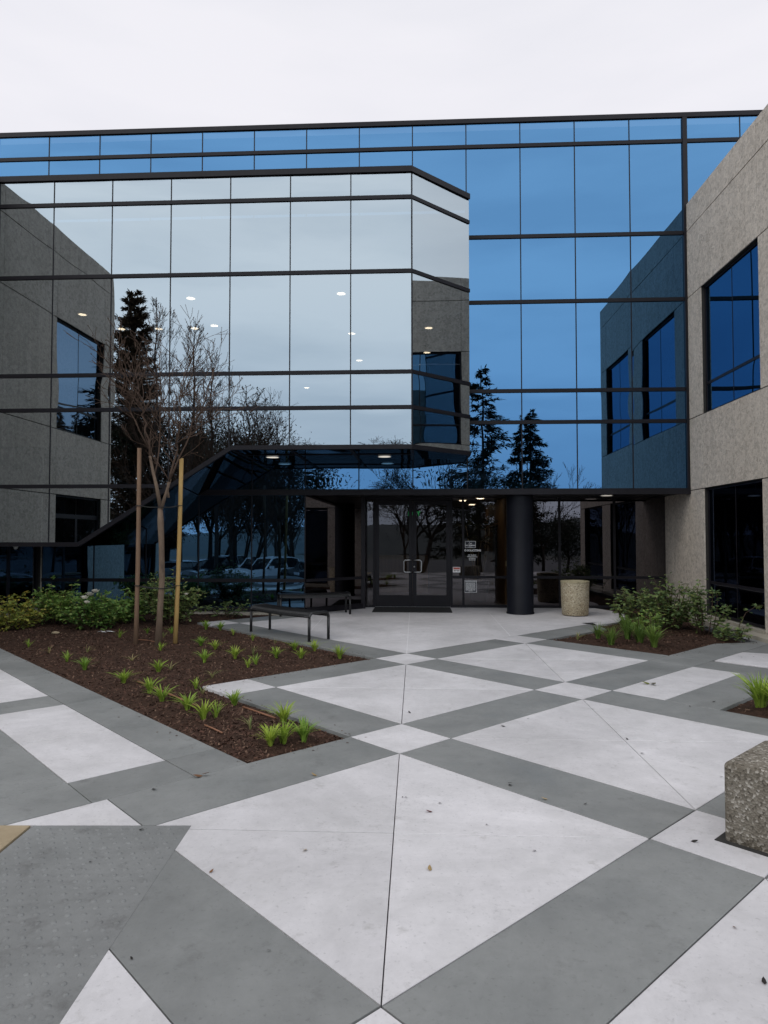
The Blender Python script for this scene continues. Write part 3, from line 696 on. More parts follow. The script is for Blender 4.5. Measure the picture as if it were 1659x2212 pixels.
ur = DU0 + (zr - BL) / (BB - BL) * (DU1 - DU0)
face_rail(zr, .068, .026, BU0, ur)
face_rail(BB + .0, .08, .03, DU1, -5*MOD); cham_rail(BB, .08, .03)
face_rail(BL, .08, .03, BU0, DU0)
bm_.bar((DU0, BV, BL), (DU1, BV, BB), .075, .08, up=(0, 0, 1))
for k in range(-11, -5):
    u_ = k * MOD
    for z0, z1 in ((Z2, BT), (Z3, Z2), (Z4, Z3), (Z5, Z4)): bm_.box((u_ - .010, BV - .006, z0 + .043), (u_ + .010, BV + .05, z1 - .043))
    lo = diag_z(u_) + .045
    if lo < zr: bm_.box((u_ - .010, BV - .006, zr + .04), (u_ + .010, BV + .05, Z5 - .043)); bm_.box((u_ - .010, BV - .006, lo), (u_ + .010, BV + .05, zr - .04))
    else: bm_.box((u_ - .010, BV - .006, lo), (u_ + .010, BV + .05, Z5 - .043))
bm_.box((-5*MOD - .014, BV - .012, BB + .05), (-5*MOD + .014, BV + .03, BT - .1))
bm_.box((BU0 - .04, BV - .05, BL), (BU0 + .05, BV + .05, BT))
# roof of the bay
bm_.add([(BU0, BV, BT + .02), (-5*MOD, BV, BT + .02), (CH1.x, CH1.y, BT + .02), (CH1.x, -.06, BT + .02), (BU0, -.06, BT + .02)], [(0, 1, 2, 3, 4)])
# return of the chamfer to the main wall
bm_.box((CH1.x - .03, CH1.y, BB - .045), (CH1.x, -.06, BT + .035))
bay = bm_.build('projecting_bay', M['metal'], bld, label='projecting silver mirror glass bay with a cut corner and raking underside')
for k in range(-12, -5):
    for z0, z1 in ((Z2, BT - .055), (Z3, Z2), (Z4, Z3), (Z5, Z4)):
        pane(bay, 'glass_pane', M['glasss'], (k*MOD + GAP, BV, z0 + .04), (MOD - 2*GAP, 0, 0), (0, 0, z1 - z0 - .08))
    u0, u1 = k*MOD + GAP, (k+1)*MOD - GAP
    # lower lights: polygons following the raking edge, split at the low rail
    def poly_pane(pts):
        n_ = len(pts); b = MB()
        c = (sum(p[0] for p in pts)/n_, sum(p[1] for p in pts)/n_); t1, t2 = R.gauss(0, .0005), R.gauss(0, .0005)
        b.add([(x, BV + t1*(x-c[0]) + t2*(z-c[1]), z) for x, z in pts], [tuple(range(n_))], 0, False); b.build('glass_pane', M['glasss'], bay)
    def cutabove(pts): # keep above the raking line
        out = pts
        for nx_, nz_, d_ in (((BB-BL), -(DU1-DU0), (BB-BL)*DU0 - (DU1-DU0)*BL),): out = clip(out, (nx_, nz_), d_)
        return out
    zt = Z5 - .04
    if k*MOD >= DU1 - 1e-3:
        pane(bay, 'glass_pane', M['glasss'], (u0, BV, BB + .04), (u1-u0, 0, 0), (0, 0, zt - BB - .04)); continue
    up = [(u0, zr + .035), (u1, zr + .035), (u1, zt), (u0, zt)]; lo = [(u0, BL + .04), (u1, BL + .04), (u1, zr - .035), (u0, zr - .035)]
    if u1 > DU1: up = [(u0, zr + .035), (DU1, zr+.035), (u1, BB + .04), (u1, zt), (u0, zt)]
    for pl in (up, lo):
        c_ = cutabove(pl)
        if u1 > DU1 and pl is up:
            c_ = [(u0, max(diag_z(u0), zr)+.04), (DU1, BB + .04), (u1, BB + .04), (u1, zt), (u0, zt)]
        if len(c_) >= 3 and abs(area(c_)) > .01: poly_pane(c_)
for z0, z1 in ((Z2, BT - .055), (Z3, Z2), (Z4, Z3), (Z5, Z4), (BB + .0, Z5)):
    pane(bay, 'glass_pane', M['glasss'], CH0 + Vector((0, 0, z0 + .04)), dC, (0, 0, z1 - z0 - .08), tilt=.0012)
# reflective underside of the bay: level part, raking part, low part
sfm = MB()
ub = -.012
def quad(a, b, c, d): sfm.add([a, b, c, d], [(0, 1, 2, 3)])
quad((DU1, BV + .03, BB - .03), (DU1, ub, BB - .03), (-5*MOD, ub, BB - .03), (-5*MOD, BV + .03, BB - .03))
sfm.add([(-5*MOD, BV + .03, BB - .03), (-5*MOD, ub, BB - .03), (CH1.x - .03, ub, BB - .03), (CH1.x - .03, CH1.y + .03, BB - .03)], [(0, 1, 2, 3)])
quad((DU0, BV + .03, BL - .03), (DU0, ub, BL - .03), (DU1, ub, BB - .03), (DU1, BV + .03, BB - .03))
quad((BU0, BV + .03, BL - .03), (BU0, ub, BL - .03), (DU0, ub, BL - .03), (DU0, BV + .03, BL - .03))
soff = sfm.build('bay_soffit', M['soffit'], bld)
jb = MB()
for u_ in (-8*MOD+.06, -7*MOD, -6*MOD, -5*MOD): jb.box((u_ - .03, BV + .05, BB - .045), (u_ + .03, ub - .02, BB - .032))
jb.box((DU1, -.95, BB - .044), (-5*MOD, -.89, BB - .0325))
jb.build('soffit_bars', M['metal'], soff)
# ---- interior shell behind the glass
inn = MB(); VB = 13.0
inn.add([(UL, .2, ZR-.1), (UR, .2, ZR-.1), (UR, VB, ZR-.1), (UL, VB, ZR-.1)], [(0, 1, 2, 3)])       # roof
inn.add([(UL, VB, 0), (UR, VB, 0), (UR, VB, ZR), (UL, VB, ZR)], [(0, 1, 2, 3)])
for u_ in (UL, UR): inn.add([(u_, .07, 0), (u_, VB, 0), (u_, VB, ZR), (u_, .07, ZR)], [(0, 1, 2, 3)])
inn.box((UL, .07, 3.28), (UR, VB, 3.4)); inn.box((UL, .07, 6.38), (0, VB, 6.5))
inn.box((UL, .05, 2.56), (-7*MOD, .5, 2.62)); inn.box((-7*MOD, 1.5, 2.56), (0, VB, 2.62))
inn.add([(BU0, BV + .1, 6.39), (-5*MOD, BV + .1, 6.39), (CH1.x - .1, CH1.y + .1, 6.39), (CH1.x - .1, .07, 6.39), (BU0, .07, 6.39)], [(0, 1, 2, 3, 4)])
inn.add([(BU0, BV + .1, BB + .06), (-5*MOD, BV + .1, BB + .06), (CH1.x - .1, CH1.y + .1, BB + .06), (CH1.x - .1, .07, BB + .06), (BU0, .07, BB + .06)], [(0, 1, 2, 3, 4)])
inn.box((-7.4*MOD, 1.6, 0), (-7.3*MOD, VB, 2.6)); inn.box((-12*MOD, 4, 0), (-7.3*MOD, 4.1, 2.6)); inn.box((-3.2, 2.6, 0), (-.05, 2.7, 2.56))
inn.box((BU0 - .02, .07, 0), (BU0 + .02, 4, 3.3))
inn.build('interior', M['room'], bld)
lob = MB(); LD = 7.5
lob.add([(-7.3*MOD, DV + .06, .008), (-3.3, DV + .06, .008), (-3.3, LD, .008), (-7.3*MOD, LD, .008)], [(0, 1, 2, 3)], 0)
lob.add([(-7.3*MOD, DV + .08, 2.5), (-3.3, DV + .08, 2.5), (-3.3, LD, 2.5), (-7.3*MOD, LD, 2.5)], [(3, 2, 1, 0)], 1)
lob.box((-3.52, DV + .12, .008), (-3.42, LD, 2.5), 2); lob.box((-7.3*MOD, LD, 0), (-3.3, LD + .1, 2.5), 3)
lob.box((-6.6, LD - 2.2, .008), (-5.2, LD - 1.6, 1.05), 2)
lob.build('lobby', [M['lobbyfloor'], M['ceiling'], M['wood'], M['room']], bld)
# ---- concrete wings
def wing(side):
    zl = [0, 2.515, 3.95, 6.42, 7.79, 8.36]
    if side > 0: vl = [1.44, -.03, -.68, -2.91, -3.78, -6.0, -6.6]; U = 0.0; win = [(2, 0), (2, 2), (4, 0), (4, 2)]
    else: vl = [1.3, -.03, -2.05, -4.05, -6.17, -6.7]; U = -12 * MOD; win = [(1, 0), (3, 0), (3, 2)]
    b = MB(); s = side; T = .16
    def bx(v0, v1, z0, z1):
        g, gh = .004, .009
        b.box((U, max(v0, v1) - g, z0 + (gh if z0 > 0 else 0)), (U + s*T, min(v0, v1) + g, z1 - gh), 0)
    for i in range(len(vl) - 1):
        for j in range(len(zl) - 1):
            if (i, j) in win: continue
            bx(vl[i], vl[i+1], zl[j], zl[j+1])
    # backing behind joints, end face, roof, far sides
    for i in range(len(vl) - 1):
        for j in range(len(zl) - 1):
            if (i, j) in win: continue
            b.box((U + s*.018, vl[i], zl[j]), (U + s*(T + .03), vl[i+1], zl[j+1]), 1)
    ve = vl[-1]; far = U + s * 9
    for j in range(len(zl) - 1):
        for a_, c_ in ((.0, 3.), (3., 6.), (6., 9.)):
            b.box((U + s*(a_ + .004 if a_ else T + .012), ve + .004, zl[j] + .009), (U + s*(c_ - .004), ve + .3, zl[j+1] - .009), 0)
    b.box((U + s*.2, ve + .02, 0), (far, ve + .28, 8.35), 1)
    b.add([(U + s*.05, ve + .05, 8.34), (far, ve + .05, 8.34), (far, -.08, 8.34), (U + s*.05, -.08, 8.34)], [(0, 1, 2, 3)], 0)
    b.add([(far, ve, 0), (far, 1.5, 0), (far, 1.5, 8.3), (far, ve, 8.3)], [(0, 1, 2, 3)], 0)
    b.box((U + s*.2, ve + .3, 2.62), (far, 1.4, 3.3), 1)
    wg = b.build('concrete_wing', [M['concrete'], M['joint']], bld, label='right wing of tan aggregate concrete' if s > 0 else 'left wing of aggregate concrete')
    for (i, j) in win:
        v0, v1, z0, z1 = vl[i], vl[i+1], zl[j], zl[j+1]; f = MB(); d0, d1 = U + s*.07, U + s*.12; fw = .04
        if j == 0: z0 = .12
        vm = (v0 + v1) / 2; zt = 4.53 if j == 2 else .72
        f.box((d0, v0, z0), (d1, v0 - fw, z1)); f.box((d0, v1, z0), (d1, v1 + fw, z1))
        f.box((d0, v0 - fw, z0), (d1, v1 + fw, z0 + fw)); f.box((d0, v0 - fw, z1 - fw), (d1, v1 + fw, z1))
        if side > 0 or j == 2:
            f.box((d0 + s*.01, v0 - fw, zt - .026), (d1, v1 + fw, zt + .026))
            f.box((d0 + s*.016, vm - .008, z0 + fw), (d1, vm + .008, zt - .026)); f.box((d0 + s*.016, vm - .008, zt + .026), (d1, vm + .008, z1 - fw))
        else:
            f.box((d0 + s*.01, v0 - fw, 2.0), (d1, v1 + fw, 2.1)); f.box((d0 + s*.012, vm - .05, z0 + fw), (d1, vm + .05, 2.0))
        wn = f.build('window', M['metal'], bld)
        gp = U + s * .09
        zs_ = [(z0 + fw, zt - .03), (zt + .03, z1 - fw)] if (side > 0 or j == 2) else [(z0 + fw, 2.0), (2.1, z1 - fw)]
        for za, zb in zs_:
            for va, vb in ((v0 - fw, vm + .012), (vm - .012, v1 + fw)):
                pane(wn, 'glass_pane', M['glassc'] if j == 2 else M['glassw'], (gp, va, za), (0, vb - va, 0), (0, 0, zb - za), tilt=.0005)
        if j == 0:
            q = MB(); q.box((U - s*.03, v0 - .01, 0), (U + s*.14, v1 + .01, .1)); q.build('sill', M['curb'], wn)
M['glassw'] = glass('dark_blue_glass', (.03, .05, .095), (.05, .05, .06), 0, .15)
wing(1); wing(-1)
# kerb strips along the foot of the walls
kc = MB(); kc.box((-.27, -.55, -.05), (-.04, -6.6, .055)); o = kc.build('wall_kerb', M['curb'], None, kind='structure'); o.parent = None; o.location = (OX, OY, 0); o.rotation_euler = (0, 0, -TH)
kc = MB(); kc.box((-10.6, -.2, -.05), (-8.0, -.04, .04)); o = kc.build('wall_kerb', M['curb'], None, kind='structure'); o.location = (OX, OY, 0); o.rotation_euler = (0, 0, -TH)

# ------------------------------------------------------------------ lamps
def disc_lamp(u, v, z, r, label, group, mt, rim=True):
    e_ = empty('ceiling_light', L2W(u, v, z), -TH, label=label, cat='ceiling light', group=group)
    b = MB(); b.disc((0, 0, -.012), r, 20, -1); b.build('diffuser', mt, e_)
    b = MB(); b.lathe([(r, -.0118), (r + .02, -.014), (r + .025, -.001)], 20); b.build('trim_ring', M['steel'], e_)
upl = [((412, 646), 'upper downlight in the second pane from the pine, highest there'), ((463, 704), 'downlight right of the bare tree tip behind silver glass'), ((178, 680), 'leftmost downlight, seen over the mirrored concrete wing'),
       ((420, 710), 'downlight beside the tip of the bare sapling'), ((343, 711), 'downlight at the right edge of the mirrored pine'), ((262, 711), 'downlight seen within the mirrored pine top'),
       ((737, 636), 'highest downlight in the right half of the silver bay'), ((760, 721), 'downlight on the last upright joint left of the corner pane'), ((776, 779), 'downlight low in the last full pane of the silver bay'),
       ((926, 709), 'upper downlight in the cut corner of the bay'), ((922, 762), 'lower downlight in the cut corner just over the mirrored window'), ((663, 838), 'lone downlight below the rail in the middle of the bay')]
for (x, y), lb in upl:
    g = ground(x, y, 6.36); u, v = W2L(g)
    disc_lamp(u, v, 6.385 if v < .07 else 6.375, .085, lb, 'downlights behind the silver bay glass', M['light'])
disc_lamp(-8.36, -.62, BB - .035, .125, 'left round lamp in the dark underside of the bay', 'round lamps under the projecting bay', M['lightw'])
disc_lamp(-6.13, -.62, BB - .035, .125, 'right round lamp in the dark underside of the bay', 'round lamps under the projecting bay', M['lightw'])
disc_lamp(-1.45, .75, Z6 - .063, .12, 'round lamp in the entrance soffit right of the black column', None, M['lightw'])
for (u, v, lb) in ((-4.0, 2.2, 'lobby downlight nearest the wood wall'), (-4.35, 3.2, 'second lobby downlight behind the sign pane'), (-3.95, 5.4, 'farthest lobby downlight deep inside')):
    disc_lamp(u, v, 2.495, .09, lb, 'lobby downlights', M['lightl'])
for k, (u, v) in enumerate(((1.6, -2.5), (1.6, -1.3), (2.8, -2.2), (2.8, -1.0))):
    e_ = empty('tube_light', L2W(u, v, 2.58), -TH, label=['tube lamp nearest the glass, front end of the right wing room', 'tube lamp nearest the glass, inner end of the right wing room', 'tube lamp deep in the room, front end', 'tube lamp deep in the room, inner end'][k], cat='tube light', group='tube lamps inside the right wing')
    b = MB(); b.box((-.05, -.45, -.03), (.05, .45, 0)); b.build('housing', M['room'], e_)
    b = MB(); b.box((-.02, -.44, -.042), (.02, .44, -.031)); b.build('tube', M['lighttube'], e_)

# ------------------------------------------------------------------ signs and entrance bits
VS = DV - .006
def sign(name, u, z, label, cat): return empty(name, L2W(u, VS, z), -TH, label=label, cat=cat)
s_ = sign('window_sign', -4.30, 1.41, 'small framed white-on-dark sign reading NO ANIMALS on the glass', 'sign')
b = MB(); b.box((-.118, 0, -.075), (.118, .004, .075)); b.build('panel', M['sign_d'], s_)
b = MB()
for q in (((-.118, -.0, .068), (.118, -.002, .075)), ((-.118, -.0, -.075), (.118, -.002, -.068)), ((-.118, 0, -.068), (-.111, -.002, .068)), ((.111, 0, -.068), (.118, -.002, .068))): b.box(*q)
b.build('border', M['sign_w'], s_)
text_mesh('NO ANIMALS', .036, M['sign_w'], 'lettering', s_, (0, -.003, -.022), bold=.0016)
text_mesh('EXCEPT\nSERVICE ANIMALS', .013, M['sign_w'], 'lettering', s_, (0, -.003, -.052), bold=.0003)
b = MB()     # wheelchair wheel and a dog beside it
b.tube([(-.022 + .017*math.cos(t), -.002, .018 + .017*math.sin(t)) for t in [rad(-200 + 260*k/14) for k in range(15)]], .003, 6)
b.tube([(-.022, -.002, .052), (-.022, -.002, .03), (-.005, -.002, .028), (.002, -.002, .006)], .0035, 6); b.lathe([(.0005, .052), (.006, .056), (.0005, .062)], 8, (-.022, -.002, 0))
b.tube([(.0, -.002, .024), (.028, -.002, .026), (.036, -.002, .038)], [.007, .006, .004], 6)
for x_ in (.004, .01, .024, .03): b.tube([(x_, -.002, .022), (x_ + .002, -.002, .004)], .003, 5)
b.build('pictogram', M['sign_w'], s_)
s_ = sign('window_lettering', -4.27, 1.275, 'white letters NO SOLICITING on the glass right of the door', 'sign')
text_mesh('NO SOLICITING', .058, M['sign_w'], 'lettering', s_, (0, 0, 0), bold=.0022)
s_ = sign('window_lettering', -4.26, 1.12, 'small white no smoking notice lettered under NO SOLICITING', 'sign')
text_mesh('No Smoking\nWithin 25 Feet\nof Building\nEntrances', .036, M['sign_w'], 'lettering', s_, (0, 0, 0), bold=.0007, spacing=1.0)
s_ = sign('notice_sign', -4.30, .47, 'square white-bordered notice full of small print low on the glass', 'sign')
b = MB(); b.box((-.138, 0, -.13), (.138, .004, .13)); b.build('panel', M['sign_d'], s_)
b = MB()
for q in (((-.138, 0, .122), (.138, -.002, .13)), ((-.138, 0, -.13), (.138, -.002, -.122)), ((-.138, 0, -.122), (-.13, -.002, .122)), ((.13, 0, -.122), (.138, -.002, .122))): b.box(*q)
b.build('border', M['sign_w'], s_)
b = MB(); rr = random.Random(5)
b.box((-.115, -.001, .098), (.115, -.002, .109))
for k in range(11):
    z = .075 - k * .0175; x = -.11; e_ = .11 if k < 10 else .04
    if k == 10: x = -.04
    while x < e_:
        l = rr.uniform(.012, .035); b.box((x, -.001, z - .0045), (min(x + l, e_), -.002, z + .0045)); x += l + .006
b.build('small_print', M['sign_w'], s_)
s_ = sign('alarm_sticker', -4.61, .845, 'small white sticker with a red band beside the right door leaf', 'sticker')
b = MB(); b.box((-.083, 0, -.06), (.083, .003, .06)); b.build('panel', M['sign_w'], s_)
b = MB(); b.box((-.072, -.001, .008), (.072, 0, .05)); b.build('red_band', M['sign_r'], s_)
b = MB()
for x0, x1, z in ((-.065, -.015, .036), (.01, .065, .036), (-.065, .065, -.012), (-.065, -.02, -.03), (.01, .065, -.03)): b.box((x0, -.002, z - .006), (x1, -.0011, z + .006))
b.build('small_print', M['sign_t'], s_)
s_ = empty('exit_sign', L2W(-5.58, 5.2, 2.22), -TH, label='green lit EXIT sign hanging inside behind the double door', cat='exit sign')
b = MB(); b.box((-.19, 0, -.11), (.19, .05, .11)); b.build('housing', M['room'], s_)
b = MB(); b.box((-.015, .01, .11), (.015, .04, .28)); b.build('bracket', M['room'], s_)
text_mesh('EXIT', .17, M['exit'], 'lettering', s_, (0, -.004, 0), bold=.002)
b = MB(); mp_ = [wl(-6.48, 1.28), wl(-6.48, .86), wl(-4.72, .86), wl(-4.72, 1.28)]
m_ = MB(); m_.prism([(-.84, -.5), (.84, -.5), (.84, .5), (-.84, .5)], .001, .014, 0)
for k in range(20): m_.box((-.80 + k*.08, -.47, .014), (-.765 + k*.08, .47, .018))
o = m_.build('door_mat', M['mat'], label='black ribbed mat in front of the glass double door', cat='door mat'); o.location = L2W(-5.6, .83, 0); o.rotation_euler = (0, 0, -TH)
b = MB(); b.box((-.035, -.012, -.06), (.035, 0, .06)); b.box((-.006, -.02, -.012), (.006, -.012, .012))
o = b.build('switch_plate', M['ivory'], label='ivory switch plate beside the wood lobby wall', cat='switch'); o.location = L2W(-3.47, DV + .115, .98); o.rotation_euler = (0, 0, -TH)
f_ = empty('wall_picture', L2W(-3.53, 3.3, 1.35), -TH, label='dark framed picture on the wood lobby wall', cat='picture')
b = MB(); b.box((-.03, -.35, -.5), (0, .35, .5)); b.build('frame', M['black'], f_)
b = MB(); b.box((-.034, -.29, -.44), (-.0301, .29, .44)); b.build('print', noisy('dim_print', (.03, .03, .035), (.1, .1, .11), 4, .4), f_)
# potted plant in the lobby
pp = empty('potted_plant', L2W(-4.0, 2.75, 0), label='tall potted plant with slender bare stems inside the lobby', cat='plant')
b = MB(); b.lathe([(.0005, .01), (.2, .01), (.25, .5), (.27, .52), (.24, .52), (.22, .46), (.0005, .46)], 28); b.build('pot', M['black'], pp)
b = MB(); lf = MB(); rr = random.Random(11)
for k in range(5):
    a_ = rr.uniform(0, 2*PI); top = Vector((math.cos(a_)*rr.uniform(.15, .45), math.sin(a_)*.25, rr.uniform(1.3, 1.9)))
    st_ = Vector((math.cos(a_)*.07, math.sin(a_)*.07, .46)); mid = (st_ + top)/2 + Vector((rr.uniform(-.08, .08), 0, .1))
    b.tube([st_, mid, top], [.016, .013, .010], 6)
    for q in range(22):
        d = Vector((rr.gauss(0, 1), rr.gauss(0, 1), rr.uniform(-.3, 1))).normalized(); l = rr.uniform(.25, .42); s = d.orthogonal().normalized()*.016
        p0 = top + d*.02; p1 = p0 + d*l*.55; p2 = p0 + d*l + Vector((0, 0, -l*.3))
        lf.add([p0 - s*.4, p0 + s*.4, p1 + s, p1 - s, p2], [(0, 1, 2, 3), (3, 2, 4)], 0)
b.build('stem', noisy('pale_stem', (.3, .25, .18), (.4, .34, .25), 8, .8), pp); lf.build('foliage', M['broad'], pp)
# little dome camera under the low corner of the bay
c_ = empty('security_camera', L2W(-13.05, -1.5, BL - .03), label='small white dome camera under the low left end of the bay', cat='camera')
b = MB(); b.lathe([(.045, 0), (.045, -.02), (.03, -.03)], 18); b.build('base', M['sign_w'], c_)
b = MB(); b.lathe([(.038, -.022), (.034, -.05), (.02, -.066), (.0005, -.07)], 18); b.build('dome', M['lamp_lens'], c_)

# ------------------------------------------------------------------ litter bin, block, benches
b0 = empty('litter_bin', (3.86, 13.88, 0), label='round pebble-finished concrete litter bin right of the black column', cat='litter bin')
b = MB(); b.lathe([(.0005, .012), (.245, .012), (.26, .03), (.272, .30), (.279, .62), (.281, .655)], 40); b.build('body', M['bin'], b0)
b = MB(); b.lathe([(.281, .655), (.285, .67), (.283, .695), (.255, .70), (.235, .69), (.23, .5), (.0005, .5)], 40); b.build('rim', M['bin_rim'], b0)
b = MB(); b.lathe([(.0005, 0), (.225, 0), (.225, .014)], 32); b.build('foot', M['black'], b0)
import bmesh
def bevel_box(name, size, mat, bev, seg, parent=None, **k):
    me = bpy.data.meshes.new(name); q = bmesh.new(); bmesh.ops.create_cube(q, size=1)
    bmesh.ops.scale(q, vec=size, verts=q.verts); bmesh.ops.translate(q, vec=(0, 0, size[2]/2), verts=q.verts)
    bmesh.ops.bevel(q, geom=[e for e in q.edges], offset=bev, segments=seg, affect='EDGES', profile=.5)
    for f in q.faces: f.smooth = True
    q.to_mesh(me); q.free(); me.materials.append(mat)
    o = bpy.data.objects.new(name, me); col.objects.link(o)
    if parent: o.parent = parent
    return tag(o, **k)
bl = bevel_box('concrete_block', (.60, .60, .455), M['block'], .026, 4, label='weathered exposed-aggregate concrete block at the right edge of the plaza', cat='concrete block')
bc = G2W(2.185 + .30, -.275 - .30); bl.location = (bc.x, bc.y, -.045); bl.rotation_euler = (0, 0, GA)
b = MB(); b.prism([(-.335, -.335), (.335, -.335), (.335, .335), (-.335, .335)], .04, .0485); b.build('joint_filler', M['joint'], bl)
def bench(loc, rz, length, label):
    e_ = empty('bench', loc, rz, label=label, cat='bench', group='black steel benches')
    hl, hw, H, tr_ = length/2, .19, .43, .023; rc = .08
    seat = MB(); sag = lambda x: -.012 * (1 - (x/hl)**2)
    nb = int(length / .022)
    for k in range(nb + 1):
        x = -hl + .03 + (length - .06) * k / nb
        pts = []
        for t in (-1, -.97, -.9, -.5, 0, .5, .9, .97, 1):
            z = H + sag(x) - (0.055 if abs(t) == 1 else (.02 if abs(t) == .97 else (.004 if abs(t) == .9 else 0)))
            pts.append((x, t * hw, z))
        seat.tube(pts, .0085, 4, cap=False)
    for t in (-.98, -.8, -.6, -.4, -.2, 0, .2, .4, .6, .8, .98):
        seat.tube([(x, t*hw, H + sag(x) - (.03 if abs(t) > .9 else 0)) for x in [-hl + .02 + (length - .04)*k/10 for k in range(11)]], .006, 4)
    seat.build('seat', M['benchm'], e_)
    fr = MB()
    for s in (-1, 1): fr.tube([(x, s*hw, H + sag(x) - .06) for x in [-hl + (length)*k/10 for k in range(11)]], .015, 6)
    for s in (-1, 1):
        x = s * hl
        fr.tube([(x, -hw, H - rc)] + [(x, -hw + rc*(1 - math.cos(a)), H - rc + rc*math.sin(a)) for a in [PI/2*k/5 for k in range(1, 6)]] +
                [(x, hw - rc*(1 - math.cos(a)), H - rc + rc*math.sin(a)) for a in [PI/2*(5-k)/5 for k in range(0, 5)]] + [(x, hw, H - rc)], tr_, 10)
    fr.build('frame', M['benchm'], e_)
    for sx in (-1, 1):
        for sy in (-1, 1):
            l_ = MB(); l_.tube([(sx*hl, sy*hw, H - rc - .002), (sx*hl, sy*hw, .004)], tr_, 10); l_.tube([(sx*hl, sy*hw, .012), (sx*hl, sy*hw, 0)], tr_*1.15, 10)
            l_.build('leg', M['benchm'], e_)
fl = Vector((-2.24, 11.54, 0)); fr_ = Vector((-1.147, 10.435, 0)); rr_ = Vector((-.85, 10.67, 0))
ctr = (fl + fr_) / 2 + (rr_ - fr_) * .5; bench(ctr, math.atan2(fr_.y - fl.y, fr_.x - fl.x), (fr_ - fl).length, 'front black steel bench on the grey strip by the mulch bed')
bench((-1.43, 14.07, 0), math.atan2(.38, 1.33), 1.42, 'rear black steel bench close to the dark glass beside the entrance')

# ------------------------------------------------------------------ plants
def leaf_shape(b, p, d, n, l, w_, mi=0, droop=.15):
    d = d.normalized(); s = d.cross(n)
    s = s.normalized() if s.length > 1e-5 else d.orthogonal().normalized(); up = s.cross(d)
    q = [p, p + d*l*.35 + s*w_*.5, p + d*l*.72 + s*w_*.36 - up*l*droop*.5, p + d*l - up*l*droop, p + d*l*.72 - s*w_*.36 - up*l*droop*.5, p + d*l*.35 - s*w_*.5]
    b.add(q, [(0, 1, 2, 3), (0, 3, 4, 5)], mi)
def rose_bush(loc, wd, dp, ht, nst, nl, lmat, seed, label, flowers=(), lsz=(.034, .06), tips=True):
    r = random.Random(seed); e_ = empty('rose_bush', loc, label=label, cat='bush', group='rose bushes in the planting beds')
    st = MB(); lf = MB(); nl = int(nl*1.5); per = max(1, nl // nst)
    for k in range(nst):
        a = r.uniform(0, 2*PI); rr = math.sqrt(r.random()); bx_, by_ = math.cos(a)*.1, math.sin(a)*.1
        h = ht * (1 - .45*rr*rr) * r.uniform(.65, 1.12); top = Vector((math.cos(a)*rr*wd/2, math.sin(a)*rr*dp/2, h))
        base = Vector((bx_, by_, -.02)); mid = base*.5 + top*.5 + Vector((r.gauss(0, .05), r.gauss(0, .05), h*.12))
        pts = [base.lerp(mid, t).lerp(mid.lerp(top, t), t) for t in (0, .25, .5, .75, 1)]
        st.tube(pts, [.008, .007, .006, .004, .003], 5)
        for q in range(per):
            t = r.uniform(.22, 1.02); c = base.lerp(mid, t).lerp(mid.lerp(top, t), t)
            dd = Vector((r.gauss(0, 1), r.gauss(0, 1), r.gauss(.15, .5))).normalized(); off = r.uniform(.01, .14)
            # compound leaf: three to five leaflets on a stalk
            tip = c + dd * off; sdv = dd.cross(Vector((0, 0, 1)))
            sdv = sdv.normalized() if sdv.length > .01 else Vector((1, 0, 0))
            nn = Vector((r.gauss(0, .5), r.gauss(0, .5), 1)); l = r.uniform(*lsz)
            leaf_shape(lf, tip, dd, nn, l*1.15, l*.8)
            for s in (-1, 1):
                leaf_shape(lf, tip - dd*l*.25, dd*.4 + sdv*s, nn, l, l*.68)
                if r.random() < .6: leaf_shape(lf, tip - dd*l*.8, dd*.3 + sdv*s, nn, l*.85, l*.6)
    st.build('stems', M['twig'], e_); lf.build('foliage', lmat, e_)
    for fx, fy, fz, fs in flowers:
        b = MB(); c = Vector((fx, fy, fz))
        for ring, (npt, op) in enumerate(((5, .25), (6, .7), (7, 1.15))):
            for q in range(npt):
                a = 2*PI*q/npt + ring*.4; d = Vector((math.cos(a)*math.sin(op), math.sin(a)*math.sin(op), math.cos(op)))
                leaf_shape(b, c, d, Vector((0, 0, 1)) - d*.3, fs*(.6+.2*ring), fs*.75, 0, -.25)
        b.build('flower', M['petal'], e_)
    return e_
def gp(x, y): w_ = ground(x, y); return (w_.x, w_.y, 0)
rose_bush(gp(22, 1362), 1.25, .8, .62, 34, 520, M['rose_y'], 21, 'yellowing rose bush at the left edge of the photo')
rose_bush(gp(128, 1350), 1.0, .8, .72, 36, 620, M['rose_l'], 22, 'leafy rose bush second from the left, under the low bay')
rose_bush(gp(205, 1360), 1.15, .8, .64, 36, 640, M['rose_l'], 23, 'light green rose bush carrying a cluster of white roses', ((.0, -.42, .56, .085), (.08, -.40, .61, .09), (.16, -.38, .66, .085), (.05, -.45, .49, .07)))
rose_bush(gp(275, 1348), .9, .7, .62, 26, 420, M['rose_l'], 24, 'rose bush just left of the brown tree stake')
rose_bush(gp(368, 1352), 1.2, .8, .94, 40, 640, M['rose_d'], 25, 'dark green rose bush behind the staked tree with one white rose', ((.38, -.36, .58, .05),))
rose_bush(gp(490, 1334), .95, .35, .46, 9, 75, M['rose_d'], 26, 'sparse little rose bush between staked tree and front bench')
rose_bush(gp(1365, 1352), .85, .7, .78, 20, 260, M['rose_d'], 27, 'rose bush leftmost in the right bed, nearest the litter bin')
rose_bush(gp(1440, 1362), 1.1, .8, .92, 34, 560, M['rose_d'], 28, 'full dark rose bush in the middle of the right bed')
rose_bush(gp(1398, 1376), .55, .5, .44, 12, 70, M['rose_l'], 29, 'low rose bush with yellowing leaves at the front of the right bed')
